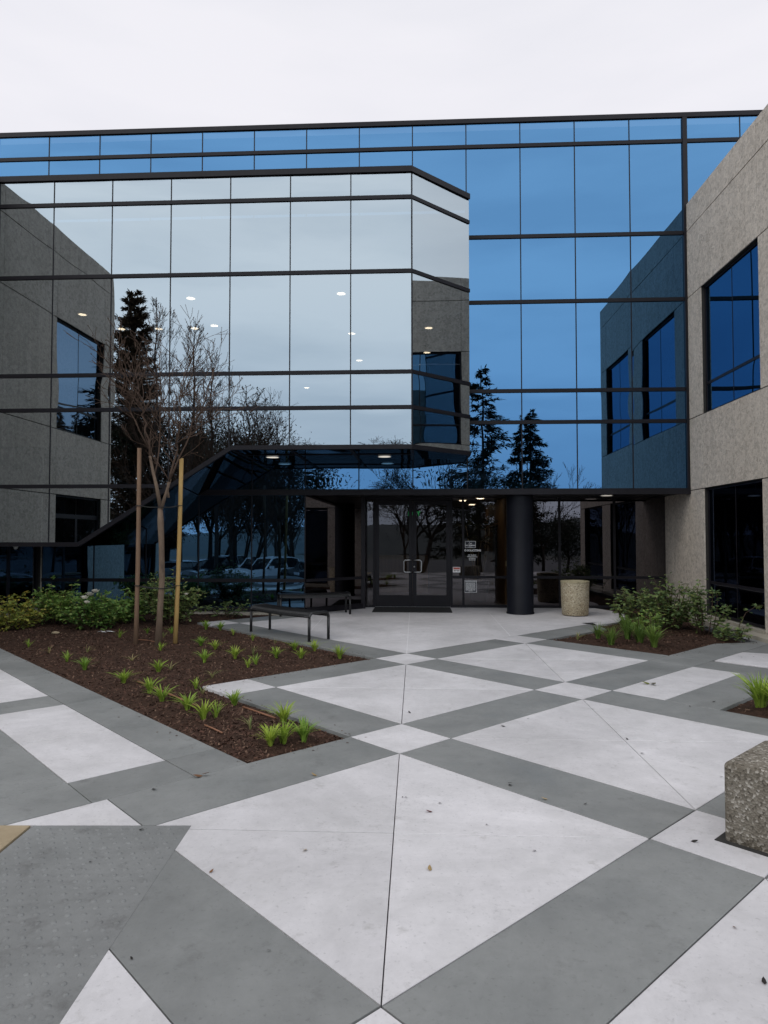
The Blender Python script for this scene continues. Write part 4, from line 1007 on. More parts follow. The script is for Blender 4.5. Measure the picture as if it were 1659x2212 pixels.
rose_bush(gp(1522, 1372), .75, .6, .84, 16, 240, M['rose_d'], 30, 'rose bush in front of the concrete pier and dark window')
rose_bush(gp(1585, 1385), .5, .4, .26, 8, 90, M['rose_d'], 31, 'tiny low rose bush at the gravel edge')
# arching sprig in front of the ground window
e_ = empty('rose_sprig', gp(1592, 1372), label='single arching rose shoot in front of the dark ground window', cat='bush')
b = MB(); lf = MB(); r = random.Random(41); pts = [Vector((0, 0, 0)), Vector((.05, 0, .18)), Vector((.14, -.02, .36)), Vector((.3, -.04, .47)), Vector((.5, -.06, .5))]
b.tube(pts, [.006, .006, .005, .004, .003], 5)
for k in range(26):
    t = r.uniform(.25, 1)*4; i = min(3, int(t)); c = pts[i].lerp(pts[i+1], t - i); d = Vector((r.gauss(0, 1), r.gauss(0, 1), r.gauss(0, .6))).normalized()
    for s in (-.5, 0, .5): leaf_shape(lf, c + d*.03, (d + Vector((s, s*.5, 0))), Vector((0, 0, 1)), .055, .038)
b.build('stems', M['twig'], e_); lf.build('foliage', M['rose_d'], e_)

# daylily tufts
def tuft_mesh(seed, nb, ht, spread, wd, mat):
    dead = seed in (2, 4, 8)
    r = random.Random(seed); b = MB()
    for k in range(nb):
        a = r.uniform(0, 2*PI); l = ht*r.uniform(.6, 1.1); lean = r.uniform(.05, spread); w_ = wd*r.uniform(.7, 1.2)
        o = Vector((math.cos(a), math.sin(a), 0)); s = Vector((-math.sin(a), math.cos(a), 0)); p = o*r.uniform(0, .22)*ht*.5
        prev = None
        for j, t in enumerate((0, .3, .6, .85, 1)):
            c = p + o*l*lean*t*t*1.1 + Vector((0, 0, l*(t - .35*lean*t*t*t)))
            hw = w_*(.8 if j == 0 else (1, .85, .5, .04)[j-1])*.5
            cur = (c - s*hw, c + s*hw)
            if prev: b.add([prev[0], prev[1], cur[1], cur[0]], [(0, 1, 2, 3)], 0, True)
            prev = cur
    # weld the strips of each blade so a blade is one island
    me = b.build('lily_tuft', mat)
    q = bmesh.new(); q.from_mesh(me.data); bmesh.ops.remove_doubles(q, verts=q.verts, dist=1e-5); q.to_mesh(me.data); q.free()
    return me
TM = {'full': [tuft_mesh(s, 54, .2, .95, .014, M['grass']) for s in (1, 2, 3)], 'thin': [tuft_mesh(s, 26, .17, .9, .010, M['grass']) for s in (4, 5)],
      'sparse': [tuft_mesh(s, 15, .15, 1.3, .009, M['grass_s']) for s in (6, 7)], 'big': [tuft_mesh(s, 85, .34, .85, .013, M['grass_d']) for s in (8, 9)],
      'edge': [tuft_mesh(12, 130, .36, .8, .015, M['grass'])]}
used = set()
def tuft(kind, x, y, sc_, label, group, D=True):
    base = TM[kind][R.randrange(len(TM[kind]))]
    if base.name in used: o = base.copy(); col.objects.link(o)
    else: o = base; used.add(base.name)
    g = ground(x, y); pl = P1 if x < 830 else (P3 if x > 1600 else P2)
    o.location = (g.x, g.y, (bedz(g.x, g.y, pl) if inpoly(g.x, g.y, pl) else -.02) - .004); o.rotation_euler = (0, 0, R.uniform(0, 6.28)); q_ = (min(sc_, .9) + max(0, sc_ - .9)*.22) if kind not in ('edge', 'big') else sc_*1.15; o.scale = (q_, q_, q_ * R.uniform(.8, 1.05))
    tag(o, label, 'plant', group)
GL = 'lily tufts in the left mulch bed'
for kind, x, y, s, lb in [
 ('thin', 62, 1399, .75, 'tiny lily tuft nearest the far left corner of the mulch'), ('sparse', 106, 1414, .9, 'pale thin tuft second along the left path edge'), ('thin', 145, 1433, .95, 'green tuft third along the left path edge'),
 ('full', 183, 1449, .95, 'bushy tuft fourth along the left path edge'), ('thin', 259, 1381, 1.0, 'tuft in shade left of the brown stake foot'), ('sparse', 189, 1412, .9, 'thin straggly tuft in the open mulch left of the trunk'),
 ('sparse', 285, 1431, .9, 'small yellowish tuft in the open mulch below the trunk'), ('thin', 318, 1369, .8, 'tuft in shade between brown stake and trunk'), ('thin', 346, 1410, 1.1, 'tuft right at the foot of the tree trunk'),
 ('sparse', 353, 1381, .9, 'faint tuft behind the tree trunk'), ('thin', 370, 1369, 1.0, 'tuft behind the foot of the yellow stake'), ('full', 445, 1363, .95, 'tuft at the back edge, left of the white paving tip'),
 ('full', 476, 1366, .85, 'tuft at the back edge, right under the bench end'), ('thin', 504, 1376, .8, 'small tuft below the left bench leg'), ('thin', 546, 1384, .75, 'small tuft beside the paving under the bench middle'),
 ('sparse', 594, 1392, .75, 'tiny tuft beside the paving left of the front bench leg'), ('full', 434, 1401, .95, 'tuft right of the yellow stake, higher of two'), ('full', 465, 1409, .85, 'tuft right of the yellow stake, further right of two'),
 ('full', 441, 1436, 1.05, 'tall tuft in mid bed below the pair near the stake'), ('full', 508, 1429, 1.05, 'tall upright tuft in the centre of the bed'), ('sparse', 547, 1417, 1.1, 'dry straw-coloured tuft right of the centre of the bed'),
 ('full', 597, 1425, 1.0, 'upright tuft below the bench, left of the leafy row'), ('full', 636, 1409, .95, 'tuft in the leafy row below the bench, far left'), ('full', 650, 1427, 1.05, 'tuft in the leafy row below the bench, lowest'),
 ('full', 680, 1412, .95, 'tuft in the leafy row below the bench, third'), ('full', 734, 1423, 1.25, 'largest tuft near the right tip of the mulch bed'), ('full', 342, 1453, 1.05, 'wide tuft midway between trunk and left path'),
 ('sparse', 368, 1447, 1.2, 'loose tuft touching the wide one midway to the path'), ('full', 267, 1480, 1.3, 'big bushy tuft close to the left path'), ('sparse', 322, 1497, .6, 'wispy tuft left of the brown drip line'),
 ('thin', 424, 1483, 1.15, 'tuft left of the white half paving square'), ('sparse', 459, 1466, 1.2, 'dry mixed tuft above the white half square'), ('thin', 535, 1445, 1.0, 'tuft above the white half square, left of two'),
 ('thin', 552, 1440, 1.1, 'tuft above the white half square, right of two'), ('sparse', 437, 1498, .9, 'half dry tuft just left of the white half square'), ('full', 323, 1502, 1.15, 'tuft at the start of the brown drip line, left of two'),
 ('full', 350, 1518, 1.25, 'tuft at the start of the brown drip line, right of two'), ('full', 405, 1538, 1.2, 'tuft at the lower end of the brown drip line'), ('full', 440, 1557, 1.05, 'tuft in the lower bed, left of two by the dry stick'),
 ('thin', 466, 1553, 1.25, 'tuft in the lower bed, right of two by the dry stick'), ('full', 506, 1523, 1.15, 'tuft at the corner of the grey paving band'), ('sparse', 540, 1576, 1.5, 'thin arching tuft in the lower tip of the bed'),
 ('full', 613, 1558, 1.6, 'large bright tuft against the grey paving band'), ('full', 655, 1600, 1.65, 'large spiky tuft nearest the lower right tip of the bed'), ('full', 583, 1612, 1.4, 'bright tuft at the lower tip, left of two standing together'),
 ('full', 612, 1606, 1.35, 'bright tuft at the lower tip, right of two standing together')]:
    tuft(kind, x, y, s, lb, GL)
GR2 = 'lily clumps in the right bed'
for kind, x, y, s, lb in [('sparse', 1248, 1384, 1.5, 'sparse clump at the left point of the right bed'), ('big', 1292, 1383, .75, 'clump second from the left point of the right bed'), ('big', 1320, 1393, .9, 'upright clump along the front edge of the right bed'),
 ('big', 1356, 1382, .95, 'clump behind the upright one, in front of the bin-side rose'), ('big', 1383, 1390, 1.05, 'broad clump in the middle of the right bed front'), ('big', 1413, 1400, 1.05, 'clump nearest the front tip of the right bed'),
 ('big', 1352, 1364, .8, 'clump farthest back, beneath the yellowing rose'), ('big', 1382, 1371, .8, 'clump at the foot of the middle rose bush')]:
    tuft(kind, x, y, s, lb, GR2)
tuft('edge', 1643, 1530, 1.0, 'big bright lily clump cut by the right edge of the photo', None)
tuft('edge', 1690, 1545, .9, 'lily clump just outside the right edge', None)

for k_ in TM.values():
    for o in k_:
        if o.name not in used: bpy.data.objects.remove(o)
# dry sticks and drip lines in the bed
def bedtube(name, pts, r_, mat, label, cat):
    P = []
    for x, y in pts:
        g = ground(x, y); P.append((g.x, g.y, bedz(g.x, g.y, P1) + r_ + .006))
    b = MB(); b.tube(P, r_, 7); return b.build(name, mat, label=label, cat=cat)
bedtube('drip_line', [(297, 1480), (330, 1490), (367, 1506), (398, 1523), (430, 1536)], .009, M['tube_br'], 'long brown drip line running through the left mulch bed', 'drip line')
bedtube('drip_line', [(525, 1528), (560, 1540), (595, 1552)], .009, M['tube_br'], 'short brown drip line beside the grey paving band', 'drip line')
bedtube('stick', [(442, 1568), (460, 1575), (480, 1585)], .007, M['tube_br'], 'reddish stick lying in the lower mulch bed', 'stick')
bedtube('stick', [(296, 1388), (318, 1389), (340, 1391)], .007, M['tube_br'], 'thin stick between brown stake and tree trunk', 'stick')
bedtube('stick', [(455, 1384), (470, 1388)], .006, M['stake_b'], 'grey stick near the white paving tip', 'stick')
# paper scrap
b = MB(); g = ground(225, 1370); rr = random.Random(2)
for k in range(3):
    c = Vector((g.x + .1*k - .1, g.y + rr.uniform(-.04, .04), .035)); a = rr.uniform(0, 3)
    b.add([c + Vector((math.cos(a+q*PI/2)*.09*(1 if q % 2 else .5), math.sin(a+q*PI/2)*.05, rr.uniform(-.008, .02))) for q in range(4)], [(0, 1, 2, 3)])
b.build('paper_scrap', M['paper'], label='torn white paper scrap under the rose bushes', cat='litter')
b = MB(); b.lathe([(.0005, 0), (.06, .01), (.05, .04), (.0005, .055)], 10); o = b.build('stone', M['tan'], label='tan stone on the mulch below the left rose bushes', cat='stone'); g = ground(120, 1372); o.location = (g.x, g.y, .02); o.scale = (1.2, .7, .8)

# fallen leaves on the paving
def fallen(x, y, size, mat, label, n=1):
    b = MB(); r = random.Random(int(x*7+y)); g = ground(x, y); size *= .85
    for k in range(n):
        a = r.uniform(0, 6.28); d = Vector((math.cos(a), math.sin(a), .08)); p = Vector((r.uniform(-.02, .02)*(n-1), r.uniform(-.02, .02)*(n-1), .004 + .004*k))
        leaf_shape(b, p, d, Vector((r.gauss(0, .25), r.gauss(0, .25), 1)), size, size*.5, 0, -.18)
    o = b.build('fallen_leaf', M[mat], label=label, cat='leaf', group='fallen leaves on the paving'); o.location = (g.x, g.y, 0)
for x, y, s, m_, lb, n in [(876, 1722, .028, 'leaf_bk', 'dark leaf beside the long joint, near the top of the front slab', 1), (868, 1724, .018, 'leaf_bk', 'speck-like dark leaf touching the long joint', 1), (948, 1734.5, .035, 'leaf_bk', 'curled black leaf above the red one on the front slab', 1),
 (934.5, 1754.5, .05, 'leaf_red', 'dark red leaf on the front white slab', 1), (1050, 1781, .025, 'leaf_bk', 'small black leaf right of the red one', 1), (1158, 1838, .03, 'leaf_bk', 'thin black leaf in the right half of the front slab', 1),
 (929, 1883, .05, 'leaf_tan', 'tan leaf low on the front white slab', 1), (1100, 1693, .045, 'leaf_bk', 'crumpled dark leaf on the grey band right of the front slab', 2), (1184, 1728, .05, 'leaf_tan', 'tan leaf on the grey band right of the front slab', 1),
 (1260, 1738, .03, 'leaf_bk', 'small dark leaf lower on that grey band', 1), (1407, 1478, .12, 'leaf_grn', 'yellow-green leaf cluster on the narrow white slab at right', 3), (1384, 1627, .045, 'leaf_bk', 'dark leaf on the right slab, lower of two by its joint', 1),
 (1357, 1599, .035, 'leaf_bk', 'dark leaf on the right slab, upper of two by its joint', 1), (1492, 1818.5, .045, 'leaf_bk', 'black leaf in front of the concrete block', 1), (1554, 1679, .03, 'leaf_bk', 'dark leaf left of the concrete block', 1),
 (1092, 1570, .05, 'leaf_bk', 'long dark leaf near the left point of the right slab', 1), (1138, 1553, .03, 'leaf_bk', 'small dark leaf above the right slab joint', 1), (887, 1541, .05, 'leaf_bk', 'dark leaf on the middle slab beside its joint', 1),
 (1492, 1526, .045, 'leaf_bk', 'dark leaf on the grey band before the right bed tip', 1), (1538, 1517, .045, 'leaf_bk', 'dark leaf left of the small bed at right', 1), (452, 1887, .035, 'leaf_br', 'small brown leaf at the left edge of the front slab', 1),
 (662, 1835, .045, 'leaf_tan', 'curled tan leaf in the left half of the front slab', 1), (586, 2054, .022, 'leaf_bk', 'black leaf in the middle of the grey band at bottom', 1), (300, 1793, .035, 'leaf_bk', 'black leaf on the upper edge of the ramp', 1),
 (286, 2075, .022, 'leaf_bk', 'dark leaf beside the white triangle at bottom left', 1), (192, 1863, .02, 'leaf_bk', 'black leaf in the middle of the ramp', 1), (685, 1677, .06, 'leaf_tan', 'yellow leaf on the grey band under the left bed', 1),
 (330, 1704, .06, 'leaf_bk', 'black leaf in the wide joint of the left path', 1), (428, 1678, .07, 'leaf_br', 'brown withered sprig in the joint at the bed tip', 3), (1583, 2002, .028, 'leaf_br', 'brown leaf at the right lower slab edge', 1), (1652, 2129, .04, 'leaf_bk', 'dark leaf at the lower right edge of the photo', 1)]:
    fallen(x, y, s, m_, lb, n)

# ------------------------------------------------------------------ trees
def grow(b, p, d, l, r_, depth, rnd, tips, bend=.25, split=(2, 3), ang=.55, shrink=.72, up=.12, minr=.0025, side=True):
    pts = [p]; rs = [r_]; n = 4
    for k in range(n):
        d = (d + Vector((rnd.gauss(0, bend), rnd.gauss(0, bend), rnd.gauss(0, bend*.6) + up)) * .4).normalized()
        p = p + d * (l / n); pts.append(p); rs.append(max(minr, r_ * (1 - .35 * (k + 1) / n)))
    b.tube(pts, rs, 3 if r_ < .012 else (5 if r_ < .04 else 8), cap=False)
    if depth == 0:
        tips.append((p, d)); return
    for q in range(rnd.randint(*split)):
        ax = d.orthogonal(); ax.rotate(Matrix.Rotation(rnd.uniform(0, 2*PI), 3, d))
        nd = d.copy(); nd.rotate(Matrix.Rotation(rnd.uniform(.5, 1.) * ang, 3, ax))
        grow(b, p, nd, l * shrink * rnd.uniform(.75, 1.15), rs[-1] * .72, depth - 1, rnd, tips, bend, split, ang, shrink, up, minr)
    if side:
        for q in (1, 2, 3):
            if rnd.random() < .7:
                ax = d.orthogonal(); ax.rotate(Matrix.Rotation(rnd.uniform(0, 2*PI), 3, d)); nd = d.copy(); nd.rotate(Matrix.Rotation(ang * rnd.uniform(.8, 1.4), 3, ax))
                grow(b, pts[q], nd, l * shrink * rnd.uniform(.5, .8), max(minr, rs[q] * .45), max(0, depth - 2), rnd, tips, bend, split, ang, shrink, up, minr)
# the staked sapling
tb = Vector((-3.28, 9.99, 0)); t0 = empty('young_tree', tb, label='young bare tree with reddish twigs tied between two stakes', cat='tree')
def tp(x, y, dy=0.0):       # point of the tree standing about ten metres off
    d = 9.99 + dy; c, s = math.cos(PITCH), math.sin(PITCH); u = -(y - CY)/F
    k = d / (c - u*s); return Vector(((x - CX)/F*k, d, CAMH + (s + u*c)*k)) - tb
tk = MB(); tw = MB(); tips = []; rnd = random.Random(77)
tk.tube([(0, 0, -.04), tp(345, 1330), tp(350, 1250), tp(349, 1180), tp(347, 1130), tp(346, 1095)], [.052, .044, .042, .04, .046, .034], 12)
def limb(pts, r0, r1, twl, dep=2):
    pts = [tp(*q) for q in pts]; n_ = len(pts); rs = [r0 + (r1 - r0)*k/(n_ - 1) for k in range(n_)]
    wv = []
    for k in range(n_ - 1):
        for t in (0, .33, .66): wv.append(pts[k].lerp(pts[k+1], t) + Vector((rnd.gauss(0, .016), rnd.gauss(0, .016), 0)) * (1 if k or t else 0))
    wv.append(pts[-1]); wr = [r0 + (r1 - r0)*k/(len(wv) - 1) for k in range(len(wv))]
    (tk if r0 > .02 else tw).tube(wv, wr, 8)
    for k in range(1, n_):
        for q in range(7 if k > 1 else 2):
            t = rnd.random(); p = pts[k-1].lerp(pts[k], t); d = (pts[k] - pts[k-1]).normalized()
            ax = d.orthogonal(); ax.rotate(Matrix.Rotation(rnd.uniform(0, 2*PI), 3, d)); nd = d.copy(); nd.rotate(Matrix.Rotation(rnd.uniform(.45, 1.0), 3, ax))
            grow(tw, p, nd, twl*rnd.uniform(.6, 1.15), .007, dep, rnd, tips, .42, (1, 2), .6, .70, .16, .0032)
    grow(tw, pts[-1], (pts[-1]-pts[-2]).normalized(), twl*.9, r1, dep, rnd, tips, .36, (2, 3), .55, .72, .22, .0032)
tk.tube([tp(347, 1098), tp(338, 1050), tp(331, 1020), tp(324, 985)], [.032, .026, .023, .02], 9)
limb([(324, 985), (316, 930), (308, 880, .05), (300, 830, .1)], .018, .005, .44)
tk.tube([tp(347, 1103), tp(358, 1068), tp(368, 1035, -.05)], [.03, .022, .018], 9)
limb([(366, 1040, -.05), (376, 990, -.1), (384, 930, -.15), (392, 860, -.2), (402, 790, -.2)], .017, .005, .44)
limb([(368, 1035, -.05), (400, 960, .1), (430, 890, .2), (452, 830, .3)], .014, .006, .42)
limb([(320, 970), (290, 910, -.2), (268, 850, -.3), (258, 790, -.35)], .012, .005, .38)
limb([(333, 1030), (345, 950, .3), (350, 860, .4), (345, 770, .45)], .013, .006, .42)
limb([(380, 960, -.15), (420, 930, -.4), (458, 905, -.5)], .010, .005, .36)
tk.tube([tp(364, 1075), tp(362, 1052, .02), tp(361, 1040, .02)], [.018, .012, .003], 6)
tk.build('trunk', M['bark_y'], t0); sdm = tw
for p, d in tips:
    if rnd.random() < .35: sdm.lathe([(.0005, -.012), (.008, 0), (.0005, .012)], 5, p)
tw.build('twigs', M['twig'], t0)
def stake(x, y, xt, yt, mat, label):
    g = ground(x, y); c, s = math.cos(PITCH), math.sin(PITCH); u = -(yt - CY)/F; k = g.y/(c - u*s)
    top = Vector(((xt - CX)/F*k, g.y, CAMH + (s + u*c)*k)) - g
    b = MB(); pts = [Vector((0, 0, -.05)).lerp(top, t) + Vector((math.sin(t*4)*.008, 0, 0)) for t in (0, .2, .4, .6, .8, 1)]
    b.tube(pts, [.034, .033, .032, .031, .031, .030], 14)
    o = b.build('tree_stake', mat, label=label, cat='stake', group='wooden stakes of the young tree'); o.location = g; return g, top
gl_, tl_ = stake(293, 1393, 302, 968, M['stake_b'], 'brown weathered wooden stake left of the young tree')
gr_, tr2 = stake(378, 1393, 393, 990, M['stake_y'], 'yellowish wooden stake right of the young tree')
for z, lb in ((.87, 'lower black rubber tie linking tree and stakes'), (2.05, 'upper black rubber tie linking tree and stakes')):
    a_ = gl_ + tl_*(z/tl_.z); c_ = gr_ + tr2*(z/tr2.z); m_ = tb + tp(350 if z < 1 else 347, 1250 if z < 1 else 1110); m_.z = z - .03
    b = MB()
    for P0, tilt in ((a_, 0), (c_, .02)):
        ring = [P0 + Vector((.037*math.cos(t), .037*math.sin(t), 0)) for t in [2*PI*k/16 for k in range(17)]]; b.tube(ring, .006, 6)
        for s in (-1, 1): b.tube([P0 + Vector((0, s*.036, 0)), P0.lerp(m_, .5) + Vector((0, s*.042, -.015)), m_ + Vector((0, s*.048, 0))], .006, 6)
    ring = [m_ + Vector((.05*math.cos(t), .05*math.sin(t), 0)) for t in [2*PI*k/16 for k in range(17)]]; b.tube(ring, .0065, 6)
    b.build('tree_tie', M['rubber'], label=lb, cat='tree tie', group='ties of the young tree')

# trees of the car park side; the mirror glass shows them
def back(x, d, plane=0.0, z=-1.1):
    """place behind the camera whose mirror image in the glass plane v=plane stands at picture column x, distance d"""
    u, v = W2L(((x - CX)/F*d, d)); p = L2W(u, 2*plane - v); return Vector((p.x, p.y, z))
def hgt(y, d, z=-1.1): return CAMH + (1158 - y)/F*d - z
GT = 'trees along the car park, mirrored in the glass'
def bare_tree(loc, h, seed, label, spread=.5, depth=5, r0=None, up=.12):
    e_ = empty('bare_tree', loc, label=label, cat='tree', group=GT); r = random.Random(seed); b = MB(); t_ = MB(); tips = []
    r0 = r0 or h*.013; th = h*.22
    b.tube([(0, 0, -.2), (.02*h*.3, 0, th*.5), (0, .03, th)], [r0*1.2, r0, r0*.9], 8)
    for k in range(3): 
        a = 2*PI*k/3 + r.uniform(-.4, .4); d = Vector((math.cos(a)*spread, math.sin(a)*spread, 1)).normalized()
        grow(t_, Vector((0, .03, th*.97)), d, h*.26, r0*.62, depth - 1, r, tips, .2, (2, 3), .5, .72, up, .011)
    b.build('trunk', M['bark_d'], e_); t_.build('branches', M['twig'], e_)
def leader_tree(loc, h, seed, label, wd=.2):
    e_ = empty('bare_tree', loc, label=label, cat='tree', group=GT); r = random.Random(seed); b = MB(); t_ = MB(); tips = []
    ln = [Vector((r.gauss(0, .05)*k*.3, r.gauss(0, .05)*k*.3, h*k/9 - (.2 if k == 0 else 0))) for k in range(10)]
    b.tube(ln, [h*.011*(1 - .92*k/9) + .004 for k in range(10)], 7)
    nb = int(h*7)
    for k in range(nb):
        t = .16 + .82*(k/nb)**.9; i = min(8, int(t*9)); p = ln[i].lerp(ln[i+1], t*9 - i); a = r.uniform(0, 2*PI)
        L_ = h*wd*((1 - t)**.75 + .06)*r.uniform(.6, 1.2); d = Vector((math.cos(a)*.75, math.sin(a)*.75, r.uniform(.6, 1.2))).normalized()
        grow(t_, p, d, L_, .010 + .02*(1 - t), 2, r, tips, .22, (2, 3), .5, .6, .16, .0085)
    for p, d in tips:
        if r.random() < .18: t_.lathe([(.0005, -.03), (.022, 0), (.0005, .03)], 5, p - Vector((0, 0, .03)))
    b.build('trunk', M['bark_d'], e_); t_.build('branches', M['twig'], e_)
def conifer(loc, h, wd, seed, label, dens=1.0, droop=.25, mat='needle', power=.8, lsz=1.0, name='conifer_tree'):
    e_ = empty(name, loc, label=label, cat='tree', group=GT); r = random.Random(seed); b = MB(); lf = MB()
    b.tube([(0, 0, -.3), (0, 0, h*.5), (0, 0, h)], [h*.016, h*.010, .02], 8)
    nl = int(h * 3.4 * dens); 
    for k in range(nl):
        t = .1 + .9 * (k / nl); z = h * t; L_ = (wd/2) * ((1 - t) ** power + .05) * r.uniform(.55, 1.15)
        for q in range(3 if t < .93 else 2):
            a = r.uniform(0, 2*PI); d = Vector((math.cos(a), math.sin(a), r.uniform(.1, .7) if mat == 'pineneedle' else r.uniform(-.1, .25))); p0 = Vector((0, 0, z)); 
            end = p0 + d*L_ + Vector((0, 0, -droop*L_*r.uniform(.2, 1)))
            b.tube([p0, p0.lerp(end, .5) + Vector((0, 0, .06*L_)), end], [.03*(1-t)+.012, .015, .006], 4, cap=False)
            m = int((14 + 34*L_*max(1, dens))/lsz**.8)
            for s in range(m):
                f = r.uniform(.2, 1.02); c = p0.lerp(end, f) + Vector((r.gauss(0, .06), r.gauss(0, .06), r.gauss(0, .05)))*min(2, L_)
                dd = (d + Vector((r.gauss(0, .7), r.gauss(0, .7), r.gauss(-.1, .35)))).normalized()
                leaf_shape(lf, c, dd, Vector((r.gauss(0, .4), r.gauss(0, .4), 1)), r.uniform(.2, .42)*lsz, r.uniform(.06, .13)*lsz)
    b.build('trunk', M['bark_d'], e_); lf.build('crown', M[mat], e_)
def leafy(loc, h, wd, seed, label, nl=5000, trunks=1, lean=.1, mat='broad', base=.3, lsz=.14, droop=0.0, dens=.5):
    nl = int(nl * 2.8)
    e_ = empty('leafy_tree', loc, label=label, cat='tree', group=GT); r = random.Random(seed); b = MB(); lf = MB(); tips = []
    for k in range(trunks):
        a = r.uniform(0, 2*PI); d = Vector((math.cos(a)*lean, math.sin(a)*lean, 1)).normalized(); th = h*base
        top = d*th; b.tube([(0, 0, -.3), top*.5 + Vector((r.gauss(0, .06), 0, 0)), top], [h*.028, h*.022, h*.018], 8)
        for q in range(4):
            a = 2*PI*q/4 + r.uniform(-.5, .5); d2 = Vector((math.cos(a)*.75*wd/h, math.sin(a)*.75*wd/h, .75)).normalized()
            grow(b, top, d2, h*.27, h*.012, 3, r, tips, .25, (2, 3), .6, .7, .08, .012)
    per = max(1, nl // max(1, len(tips)))
    for p, d in tips:
        for q in range(per):
            c = p + Vector((r.gauss(0, 1), r.gauss(0, 1), r.gauss(0, .8)))*dens - d*r.uniform(0, .6) - Vector((0, 0, droop*abs(r.gauss(0, 1))))
            leaf_shape(lf, c, Vector((r.gauss(0, 1), r.gauss(0, 1), r.gauss(-.3 - droop, .6))), Vector((r.gauss(0, 1), r.gauss(0, 1), 1)), lsz*r.uniform(.6, 1.4), lsz*r.uniform(.3, .6))
    b.build('trunk', M['bark_d'], e_); lf.build('crown', M[mat], e_)
conifer(back(285, 35, BV), hgt(625, 35), 4.4, 101, 'tall dense pine mirrored beside the mirrored left wing', 2.3, .02, 'pineneedle', .5, .75, name='pine_tree')
leader_tree(back(336, 33, BV), hgt(640, 33), 102, 'tall bare tree overlapping the mirrored pine', .17)
leader_tree(back(416, 31, BV), hgt(690, 31), 103, 'slender bare tree right of the mirrored pine', .17)
leader_tree(back(458, 32, BV), hgt(765, 32), 131, 'lower bare tree with a seed-hung top, right of the slender one', .18)
leader_tree(back(534, 32, BV), hgt(830, 32), 104, 'bare tree mirrored left of the raking bay edge', .17)
leader_tree(back(563, 33, BV), hgt(840, 33), 105, 'bare tree mirrored over the top of the raking bay edge', .17)
leader_tree(back(602, 34, BV), hgt(900, 34), 106, 'small bare tree mirrored in the lower bay', .2)
bare_tree(back(870, 34, BV), hgt(905, 34), 107, 'broad bare tree mirrored at the cut corner of the bay', .75, 6, up=.05)
leafy(back(400, 37, BV), hgt(860, 37)*.92, 5.5, 108, 'dark evergreen mirrored behind the staked tree', 5200, 1, .1)
leafy(back(480, 38, BV), hgt(880, 38)*.92, 5.5, 109, 'dark evergreen mirrored at the raking edge of the bay', 5200, 1, .1)
leafy(back(570, 40, BV), hgt(900, 40)*.92, 5.0, 110, 'dark evergreen mirrored above the raking bay edge', 4600, 1, .1)
leafy(back(300, 36, BV), hgt(800, 36)*.85, 4.0, 111, 'dark evergreen in front of the mirrored pine', 4000, 1, .1)
conifer(back(1040, 46), hgt(790, 46), 8.4, 112, 'tall cedar with tiered open branches mirrored in the blue glass', .8, .12, 'needle', .85, 1.35, name='cedar_tree')
conifer(back(1142, 46), hgt(885, 46), 4.9, 113, 'dense narrow conifer mirrored right of the cedar', 1.5, .25, 'needle', .6)
bare_tree(back(1190, 44), hgt(985, 44), 114, 'small bare tree mirrored right of the dense conifer', .4, 5)
leafy(back(470, 43), hgt(1035, 43), 5.0, 115, 'leaning evergreen mirrored in the ground glass, left of the white car', 1700, 2, .45, 'broad', .42, .13, .2)
leafy(back(535, 45), hgt(1025, 45), 5.4, 116, 'evergreen with forked trunk mirrored behind the white car', 1700, 2, .4, 'broad', .42, .13, .2)
leafy(back(640, 44), hgt(1030, 44), 5.2, 117, 'evergreen mirrored right of the white car', 1700, 2, .35, 'broad', .4, .13, .2)
leafy(back(900, 37), hgt(985, 37), 6.2, 118, 'spreading tree mirrored in the entrance doors', 1700, 2, .35, 'broad', .38, .12, .1)
leafy(back(1240, 40), hgt(1090, 40), 3.6, 119, 'bushy tree mirrored in the glass above the litter bin', 2600, 1, .2)
leafy(back(1050, 39), hgt(1010, 39), 5.0, 120, 'dark tree mirrored behind the window signs', 2600, 1, .2)
# low hedge at the plaza edge
hd = empty('hedge', (-6.5, -6.9, -1.15), label='low clipped hedge along the car park edge mirrored in the ground glass', cat='hedge'); lf = MB(); r = random.Random(8)
for k in range(5200):
    c = Vector((r.uniform(-4.5, 6.5), r.uniform(-.45, .45), r.uniform(0, .62))); leaf_shape(lf, c, Vector((r.gauss(0, 1), r.gauss(0, 1), r.gauss(.3, .6))), Vector((r.gauss(0, 1), r.gauss(0, 1), 1)), .09, .05)
lf.build('foliage', M['broad'], hd); b = MB()
for k in range(12): b.tube([(-4 + k*.9, 0, -.2), (-4 + k*.9, .05, .4)], .02, 6)
b.build('stems', M['bark_d'], hd)

